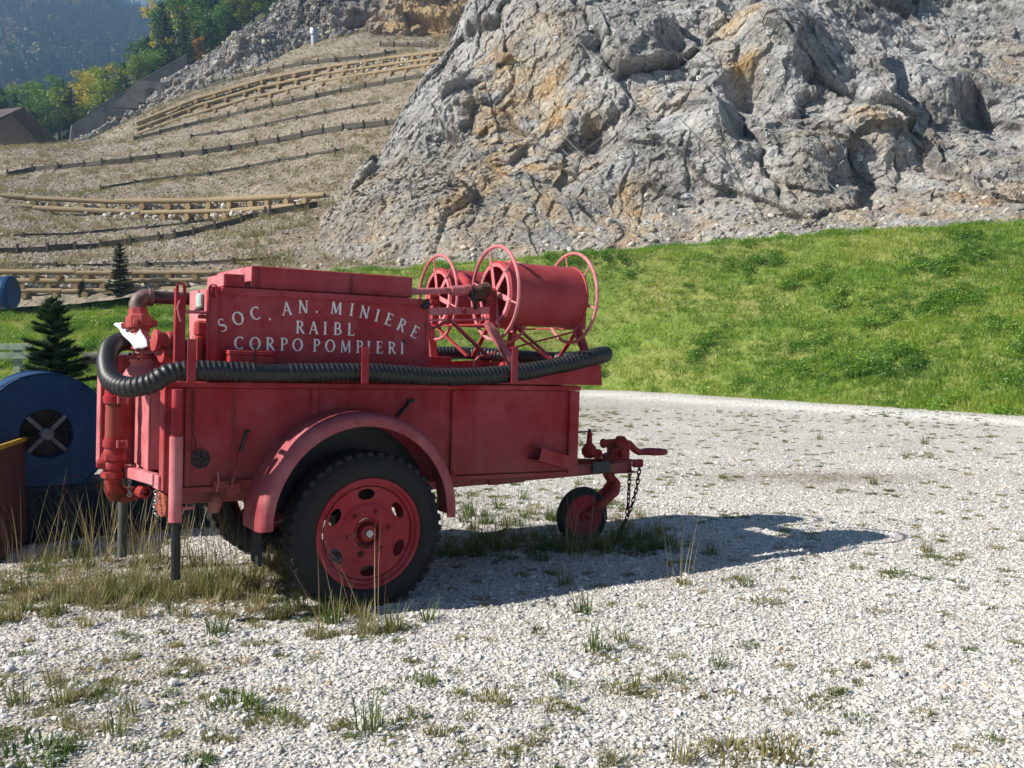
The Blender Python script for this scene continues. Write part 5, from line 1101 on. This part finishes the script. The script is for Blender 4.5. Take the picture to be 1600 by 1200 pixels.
# chain with hook on the side
for i in range(9): part('hook_chain', MB().ring((-.915, V0_ - .03, 1.17 - .024 * i), (0 if i % 2 else 1, 1 if i % 2 else .1, 0), .009, .003, 10, 5), RUST)
part('hook', MB().tube([(-.915, V0_ - .03, .96), (-.90, V0_ - .03, .92), (-.895, V0_ - .03, .885), (-.912, V0_ - .03, .865), (-.93, V0_ - .03, .88)], .004, 6), RUST)
# raised support leg
lg = .215; part('leg_socket', MB().box((-1.02, lg, 1.15), (-.99, V0_ - .03, 1.18)).cyl((-1.005, lg, .93), (-1.005, lg, 1.19), .027, n=20), RED); part('leg_sleeve', MB().cyl((-1.003, lg, .50), (-1.005, lg, .945), .034, n=24), SUNPINK); part('leg_tube', MB().cyl((-.995, lg, .20), (-1.0, lg, .50), .024, n=20), BLACK); part('leg_screw', MB().cyl((-.97, lg - .01, .57), (-.92, lg - .03, .575), .009, n=8).ring((-.915, lg - .03, .575), (1, -.3, 0), .014, .004, 14, 6), SUNPINK)
part('leg_tube', MB().cyl((-1.02, 1.62, .05), (-1.02, 1.62, .66), .03, n=16), m_plain('grey_leg', (.10, .11, .09), .6, .2, .2, 12, .2))
# grille, brake lever, hanging cap
gr = MB().plate([(.052 * math.cos(a), .052 * math.sin(a)) for a in np.linspace(0, 2 * math.pi, 33)[:-1]], [[(rr * math.cos(b) + .009 * math.cos(a), rr * math.sin(b) + .009 * math.sin(a)) for a in np.linspace(0, 2 * math.pi, 9)[:-1]] for rr, nn2 in ((.017, 4), (.037, 8)) for b in np.linspace(0, 2 * math.pi, nn2 + 1)[:-1]], .008, Matrix.Translation((-.865, V0_ - .003, .818)) @ Matrix.Rotation(R(90), 4, 'X'))
part('exhaust_grille', gr, m_plain('grille_iron', (.05, .03, .025), .6, .3, .3, 30)); part('grille_back', MB().cyl((-.865, V0_ - .0025, .818), (-.865, V0_ - .0005, .818), .05, n=24), BLACK)
bl = part('brake_lever', MB().bar((-.715, V0_ - .05, .655), (-.668, V0_ - .06, .86), .012, .030, .003, (0, 1, 0)).bar((-.73, V0_ - .045, .65), (-.66, V0_ - .045, .66), .012, .06, .003)); part('lever_grip', MB().bar((-.668, V0_ - .06, .86), (-.637, V0_ - .066, .975), .02, .022, .004, (0, 1, 0)).bar((-.648, V0_ - .066, .972), (-.618, V0_ - .066, .968), .018, .012, .003), BLACK, bl)
part('lever_bracket', MB().box((-.80, V0_ - .03, .655), (-.52, V0_ - .0135, .70), .004).box((-.60, V0_ - .05, .60), (-.55, V0_ - .02, .68), .008)); part('brake_cylinder', MB().lathe([(.0, -.1), (.035, -.09), (.04, 0), (.03, .07), (.02, .1)], (-.54, V0_ + .02, .56), (.3, 0, 1), 16), REDR)
part('cap_chain', MB().tube([(-.778, V0_ - .03, .75), (-.772, V0_ - .032, .69), (-.785, V0_ - .032, .64)], .006, 6), SUNPINK); part('hanging_plug', MB().lathe([(.0, .045), (.012, .04), (.03, .02), (.036, -.01), (.03, -.045), (.015, -.055), (0, -.056)], (-.79, V0_ - .035, .585), (.15, 0, 1), 20).lathe([(.036, -.008), (.039, 0), (.036, .008)], (-.79, V0_ - .035, .585), (.15, 0, 1), 20), m_plain('orange_plug', (.36, .11, .07), .5, 0, .15, 20))
# mudguard stay and flap bits
part('fender_stay', MB().bar((.27, .275, 1.035), (.355, .27, 1.135), .012, .035, .003, (0, 1, 0)).box((.335, .262, 1.12), (.375, .283, 1.14), .003), BLACK); part('mud_flap', MB().box((-.585, .10, .25), (-.575, .27, .50), .003), RUBBER)

# ------------------------------------------------------------------ hose reels
RW = 1.815
def reel(v, u0, u1):
    rl = empty('hose_reel', (u0, v, RW)); rl.parent = T; L = u1 - u0; rd, rh = .205, .302
    dm_ = MB().lathe([(rd - .012, .0), (rd, -.002), (rd + .006, .004), (rd + .006, .014), (rd, .018), (rd, L - .018), (rd + .006, L - .014), (rd + .006, L - .004), (rd, L + .002), (rd - .012, L), (rd - .012, 0)], (0, 0, 0), (1, 0, 0), 56); part('drum', dm_, DRUM, rl)
    for x in (-.002, L + .002):
        part('hoop', MB().ring((x, 0, 0), (1, 0, 0), rh, .0115, 64, 8), SUNPINK, rl)
        part('drum_ring', MB().lathe([(rd - .034, -.006), (rd - .01, -.006), (rd - .01, .006), (rd - .034, .006), (rd - .034, -.006)], (x, 0, 0), (1, 0, 0), 48), SUNPINK, rl)
        for k in range(6):
            a = k * math.pi / 3 + .26; d = Vector((0, math.cos(a), math.sin(a))); part('spoke', MB().bar(Vector((x, 0, 0)) + d * .025, Vector((x, 0, 0)) + d * (rd - .022), .008, .034, .002, d.cross(Vector((1, 0, 0)))), SUNPINK, rl)
            part('hoop_rod', MB().cyl(Vector((x, 0, 0)) + d * (rd - .012), Vector((x, 0, 0)) + d * rh, .006, n=6).cyl(Vector((x, 0, 0)) + d * (rd - .02), Vector((x, 0, 0)) + d * (rd + .008), .014, n=8), SUNPINK, rl)
        part('hub', MB().lathe([(.0, -.05), (.03, -.05), (.034, -.03), (.034, .03), (.0, .032)], (x, 0, 0), (1, 0, 0), 18), REDR, rl)
    return rl
DRUM = m_paint('drum_paint', (.33, .02, .028), (.40, .085, .09), 0, .42, .7)
U0, U1 = 1.045, 1.64
reel(.51, U0, U1); reel(1.33, U0, U1)
# reel stand
for u, lean in ((1.0, 1), (1.70, 1)):
    for v, s in ((.51, 1), (1.33, -1)):
        part('stand_upright', MB().bar((u, v, RW - .015), (u - .005 * lean, v, RW - .21), .012, .055, .002, (0, 1, 0)).bar((u + .03, v - .024, RW - .02), (u + .025, v - .024, RW - .21), .006, .05, .001, (1, 0, 0)))
        part('bearing', MB().cyl((u - .03, v, RW), (u + .05, v, RW), .03, n=16).box((u - .03, v - .035, RW - .05), (u + .03, v + .035, RW - .02), .005), REDR)
        ft = (u + .15, v - s * .2, 1.252) if u < 1.3 else (u + .03, v - s * .16, 1.28)
        part('stand_leg', MB().bar((u - .01, v, RW - .19), ft, .055, .018, .003, (0, 1, .2)).bar((u - .01, v - s * .024, RW - .19), (ft[0], ft[1] - s * .024, ft[2]), .006, .05, .001, (1, 0, 0)), SUNPINK if u < 1.3 else RED)
        part('stand_brace', MB().bar((u + .02, v + s * .01, RW - .20), (u + .10, v + s * .37, 1.40), .03, .012, .002))
    part('stand_crossbar', MB().bar((u + .012, .50, RW - .205), (u + .012, 1.34, RW - .205), .034, .01, .002))
part('stand_top_bar', MB().bar((.49, .47, 1.668), (.985, .47, 1.70), .012, .045, .002), SUNPINK); part('stand_top_bar', MB().bar((.49, .47, 1.615), (.99, .47, 1.642), .014, .012, .001), SUNPINK)
part('stand_strut', MB().bar((.70, .47, 1.628), (1.06, .60, 1.40), .034, .012, .002), SUNPINK); part('stand_strut', MB().bar((.70, .47, 1.625), (.50, .47, 1.53), .034, .012, .002), RED)
part('stand_strut', MB().bar((1.05, .72, 1.40), (1.66, .40, 1.60), .030, .012, .002), RED); part('stand_strut', MB().bar((1.35, .80, 1.58), (1.74, .80, 1.36), .030, .012, .002), SUNPINK)
# feed pipe to the reels with valves
fp = MB().tube([(.37, .47, 1.785), (.52, .47, 1.795), (.70, .47, 1.81)], [.02, .021, .021], 12); fp.tube([(.70, .47, 1.81), (.77, .47, 1.813), (.84, .47, 1.83)], [.03, .034, .03], 12); part('feed_pipe', fp, SUNPINK)
part('feed_elbow', MB().tube([(.84, .50, 1.81), (.90, .62, 1.87), (.92, .74, 1.93), (.96, .84, 1.90)], [.026, .03, .028, .024], 12), RED); part('feed_valve', MB().lathe([(.028, -.05), (.045, -.045), (.05, 0), (.045, .045), (.028, .05)], (.90, .48, 1.80), (1, 0, 0), 14).lathe([(.02, 0), (.04, .02), (.04, .05), (.0, .055)], (.93, .47, 1.81), (0, -.3, 1), 12), RUST)
part('valve_handle', MB().bar((.83, .44, 1.82), (.87, .44, 1.70), .022, .018, .004, (0, 1, 0)), BLACK); part('valve_ring', MB().ring((.945, .46, 1.83), (1, .6, 0), .04, .009, 20, 6), RUST)
part('bar_bolt', MB().lathe([(.0, -.012), (.012, -.008), (.018, 0)], (.80, .463, 1.688), (0, 1, 0), 12), REDR)
part('red_cable', MB().tube([(1.0, .70, 1.26), (1.01, .71, 1.32), (1.03, .73, 1.37), (1.08, .76, 1.40)], .008, 6), SUNPINK)

# ------------------------------------------------------------------ suction hose laid round the trailer
HP = [(-.55, .12, 1.283), (-1.0, .13, 1.288), (-1.15, .15, 1.222), (-1.255, .24, 1.20), (-1.30, .40, 1.235), (-1.285, .62, 1.315), (-1.23, .86, 1.39), (-1.12, 1.10, 1.43), (-.94, 1.32, 1.41), (-.7, 1.55, 1.34), (-.3, 1.75, 1.30), (.5, 1.77, 1.30), (1.0, 1.76, 1.385), (1.5, 1.70, 1.42), (1.80, 1.40, 1.40), (1.88, .85, 1.40), (1.80, .34, 1.44), (1.60, .15, 1.425), (1.3, .13, 1.362), (.95, .125, 1.305), (.5, .12, 1.278), (.0, .12, 1.297), (-.3, .12, 1.29)]
hp = np.array(HP + [HP[0]]); hc = catmull(hp, 4000); hs2 = np.r_[0, np.cumsum(np.linalg.norm(np.diff(hc, axis=0), axis=1))]; Lh = hs2[-1]; nH = int(Lh / .0048); sH = np.linspace(0, Lh, nH); ph = np.c_[[np.interp(sH, hs2, hc[:, k]) for k in range(3)]].T
band = np.zeros(nH)
for c_ in (.02, 4.55, Lh - .02): band = np.maximum(band, (np.abs(sH - c_) < .075).astype(float))
wob = .0012 * np.sin(sH * 9) + .001 * np.sin(sH * 23); rr = .0515 + wob + (1 - band) * .0032 * np.sin(2 * math.pi * sH / .029) - band * .004
hz = np.zeros(nH); hm = MB().tube([tuple(q) for q in ph], list(rr), 18)
hose = hm.build('suction_hose', HOSE, None, 60); hose.matrix_world = Matrix.Translation(TO) @ Euler((0, R(2.0), R(31))).to_matrix().to_4x4()
tag(hose, 'thick black ribbed suction hose lying around the top edge of the red trailer', 'hose')
# white sheet stuck behind the pump
TM = Matrix.Translation(TO) @ Euler((0, R(2.0), R(31))).to_matrix().to_4x4()
sv = []; rs = random.Random(3); nu_, nv_ = 12, 10
for i in range(nu_ + 1):
    for j in range(nv_ + 1):
        a, b = i / nu_, j / nv_; lo_p = Vector((-1.178, 1.093, 1.523)).lerp(Vector((-1.104, 0.800, 1.387)), a); hi_p = Vector((-1.080, 0.952, 1.552)).lerp(Vector((-1.052, 0.735, 1.411)), a); q_ = lo_p.lerp(hi_p, b); jag = .016 * rs.random() if i == 0 else 0; sv.append((q_.x - jag * .4 + .006 * math.sin(11 * a + 6 * b), q_.y + .006 * math.sin(7 * b - 6 * a), q_.z + jag + .004 * math.sin(12 * b + 6 * a)))
shm = MB().add(sv, [(i * (nv_ + 1) + j, (i + 1) * (nv_ + 1) + j, (i + 1) * (nv_ + 1) + j + 1, i * (nv_ + 1) + j + 1) for i in range(nu_) for j in range(nv_)]); sho = shm.build('plastic_sheet', SHEET, None, 60); sho.matrix_world = TM; sho.modifiers.new('thickness', 'SOLIDIFY').thickness = .006
tag(sho, 'bright white crumpled sheet leaning behind the pump pipes of the trailer', 'sheet')
# ------------------------------------------------------------------ blue blower
bw = atY(73, 678, 7.2); SHADEBLUE = m_paint('shaded_blue_paint', (.006, .016, .03), (.012, .03, .05), .3, .5); blo = empty('blower', (bw.x, bw.y, 0), (0, 0, R(31))); tag(blo, 'large round blue blower with a cross-barred inlet at the left edge', 'blower'); bz = bw.z; rb = .43  # near-black blue for the base: its own shade put into the colour
circ2 = lambda r, n=48, cx=0, cz=0: [(cx + r * math.cos(2 * math.pi * i / n), cz + r * math.sin(2 * math.pi * i / n)) for i in range(n)]
Mf = Matrix.Translation((0, 0, bz)) @ Matrix.Rotation(R(90), 4, 'X')
MB().plate(circ2(rb, 72), [circ2(.178)], .012, Mf).build('front_plate', BLUE, blo)
MB().lathe([(rb - .004, .0005), (rb + .012, -.016), (rb + .016, -.006), (rb + .006, .004), (rb + .003, .72), (rb + .012, .73), (rb + .012, .745), (0, .746)], (0, 0, bz), (0, 1, 0), 72).build('casing', BLUE, blo)
MB().lathe([(.178, -.012), (.186, -.016), (.186, .0), (.172, .12)], (0, 0, bz), (0, 1, 0), 48).build('inlet_ring', BLUE, blo); MB().cyl((0, .14, bz), (0, .42, bz), .3, n=40).build('fan_wheel', BLACK, blo)
for k in range(14):
    a = k * 2 * math.pi / 14; MB().bar((.06 * math.cos(a), .1, bz + .06 * math.sin(a)), (.24 * math.cos(a), .1, bz + .24 * math.sin(a)), .06, .006, 0, (0, 1, .4)).build('fan_blade', BLACK, blo)
GB = m_plain('grey_blue_iron', (.13, .15, .17), .5, .2, .2, 20)
for k in range(4):
    a = R(45 + 90 * k); MB().bar((0, -.018, bz), (.18 * math.cos(a), -.018, bz + .18 * math.sin(a)), .03, .012, .002, (0, 1, 0)).build('inlet_bar', GB, blo)
MB().lathe([(.0, -.06), (.04, -.055), (.048, -.04), (.048, .02)], (0, 0, bz), (0, 1, 0), 20).build('bearing_cap', GB, blo)
for k in range(20):
    a = k * 2 * math.pi / 20; MB().lathe([(.0, -.024), (.009, -.022), (.011, -.012)], (.405 * math.cos(a), 0, bz + .405 * math.sin(a)), (0, 1, 0), 8).build('rim_bolt', BLUE, blo)
MB().box((-.55, -.03, .34), (1.25, .45, .41), .006).build('base_frame', SHADEBLUE, blo); MB().box((-.5, .0, .0), (1.2, .42, .338), .004).build('base_box', SHADEBLUE, blo); MB().bar((.2, .03, .42), (.34, .03, .60), .05, .04).bar((-.2, .03, .42), (-.34, .03, .60), .05, .04).build('saddle', BLUE, blo)
# blue duct cut off by the frame
dz = atY(22, 457, 7.0); du = empty('blue_duct', (dz.x - .75, 7.0, 0)); tag(du, 'end of a thick blue duct entering from the left edge above the blower', 'duct')
MB().lathe([(.0, .748), (.105, .748), (.115, .74), (.12, .72), (.112, .715), (.112, -.4)], (0, 0, dz.z), (1, 0, 0), 32).build('pipe', BLUE, du); MB().cyl((-.1, 0, 0), (-.1, 0, dz.z - .1), .05, n=16).box((-.25, -.15, 0), (.05, .15, .02)).build('stand', BLUE, du)
# rusty perforated crate with a yellow rim
cz0 = ground(17, 862); cr = empty('mesh_crate', (cz0.x + .08, cz0.y - .3, 0), (0, 0, R(10))); tag(cr, 'rust-red perforated metal crate with a yellow top edge at the left border', 'crate'); ch2 = atY(17, 697, cz0.y - .3).z
CRM = m_plain('rust_red_sheet', (.12, .03, .022), .75, .1, .3, 15, .3)
hol = [[(x + .009 * math.cos(a), z + .009 * math.sin(a)) for a in np.linspace(0, 2 * math.pi, 7)[:-1]] for x in np.arange(-.66, -.02, .04) for z in np.arange(.06, ch2 - .06, .04)]
MB().plate([(-.7, .02), (.0, .02), (.0, ch2 - .03), (-.7, ch2 - .03)], hol, .006, Matrix.Rotation(R(90), 4, 'X')).build('front_panel', CRM, cr, 0)
MB().box((-.7, .005, .02), (-.694, .6, ch2 - .03)).build('side_panel', CRM, cr, 0); MB().box((-.006, .005, .02), (.0, .6, ch2 - .03)).build('side_panel', CRM, cr, 0); MB().box((-.69, .594, .02), (-.01, .6, ch2 - .03)).box((-.69, .01, .02), (-.01, .59, .03)).build('back_panel', CRM, cr, 0)
MB().box((-.71, -.012, ch2 - .029), (.01, .022, ch2), .004).box((-.71, .0225, ch2 - .029), (-.68, .61, ch2), .004).box((-.02, .0225, ch2 - .029), (.01, .61, ch2), .004).build('top_rim', YELLOW, cr)
# pale green rail and log behind
for (y, lab) in ((0, ''),):
    g0 = atY(-60, 548, 14); rl_ = empty('green_rail', (g0.x, 14, 0)); tag(rl_, 'pale green two-plank rail behind the blue blower at the left edge', 'rail')
    x1 = atY(52, 548, 14).x - g0.x
    for py in (542, 556): z = atY(0, py, 14).z; MB().box((-1.5, -.02, z - .045), (x1, .02, z + .045), .006).build('plank', GREENW, rl_)
    for x in (-1.3, x1 - .25): MB().box((x - .05, .021, -.1), (x + .05, .11, atY(0, 538, 14).z), .006).build('post', GREENW, rl_)
lz = atY(130, 560, 13); lo_ = empty('resting_log', (lz.x, 13, 0)); tag(lo_, 'short grey log on low trestles behind the hose loop', 'log'); OLDW = m_plain('grey_wood', (.12, .11, .085), .85, 0, .3, 10, .4)
MB().cyl((0, 0, lz.z), (2.2, .5, lz.z), .078, .074, 16).build('trunk', OLDW, lo_); 
for t in (.25, 1.9): MB().bar((t - .2, t * .227, -.02), (t, t * .227, lz.z - .06), .05, .05).bar((t + .2, t * .227, -.02), (t, t * .227, lz.z - .06), .05, .05).build('trestle', OLDW, lo_)

# ------------------------------------------------------------------ single larger stones in the yard
def stone(px, py, s, label, col, seed, flat=.6):
    import bmesh as _b
    c = ground(px, py); bm = _b.new(); _b.ops.create_icosphere(bm, subdivisions=3, radius=1.0); V = np.array([list(v.co) for v in bm.verts]); h_, e_ = facet(V + seed * 3.1, .9, seed, 1.0); k = 1 + .16 * h_ + .12 * fbm(V * 1.2 + seed, 3)
    for v, kk in zip(bm.verts, k): v.co = Vector((v.co.x * s, v.co.y * s * .75, max(v.co.z, -.5) * s * flat)) * float(kk)
    me = bpy.data.meshes.new('stone'); bm.to_mesh(me); bm.free(); me.materials.append(m_plain('stone', col, .9, 0, .18, 25, .3, .004)); o = link('stone', me); o.location = (c.x, c.y, s * flat * .35); o.rotation_euler = (0, 0, seed); tag(o, label, 'stone')
stone(272, 1068, .026, 'smooth white stone lying left of the trailer wheel in the foreground gravel', (.66, .65, .63), 1)
stone(310, 1181, .033, 'flat tan stone at the bottom edge of the gravel', (.40, .33, .24), 2, .35)
stone(1062, 990, .045, 'pale angular stone in the sunlit gravel right of the wheel', (.60, .59, .57), 3, .5)
stone(1152, 1078, .032, 'white broken stone beside a small dark one in the right foreground', (.64, .63, .61), 4)
stone(17, 1048, .03, 'grey rounded stone at the left border of the gravel', (.42, .42, .43), 5)

# ------------------------------------------------------------------ air between us and the mountains
hb = MB().box((-1300, -100, -1.5), (1300, 1600, 440)).build('haze', None, None, 0); tag(hb, 'thin bluish haze in the valley air', 'haze', None, 'stuff')
m = bpy.data.materials.new('valley_haze'); m.use_nodes = True; nt = m.node_tree; nt.nodes.remove(nt.nodes['Principled BSDF']); pv3 = nt.nodes.new('ShaderNodeVolumePrincipled'); pv3.inputs['Color'].default_value = (.36, .62, 1.0, 1); pv3.inputs['Density'].default_value = .00066; pv3.inputs['Anisotropy'].default_value = .1
nt.links.new(pv3.outputs[0], nt.nodes['Material Output'].inputs['Volume']); hb.data.materials.clear(); hb.data.materials.append(m)
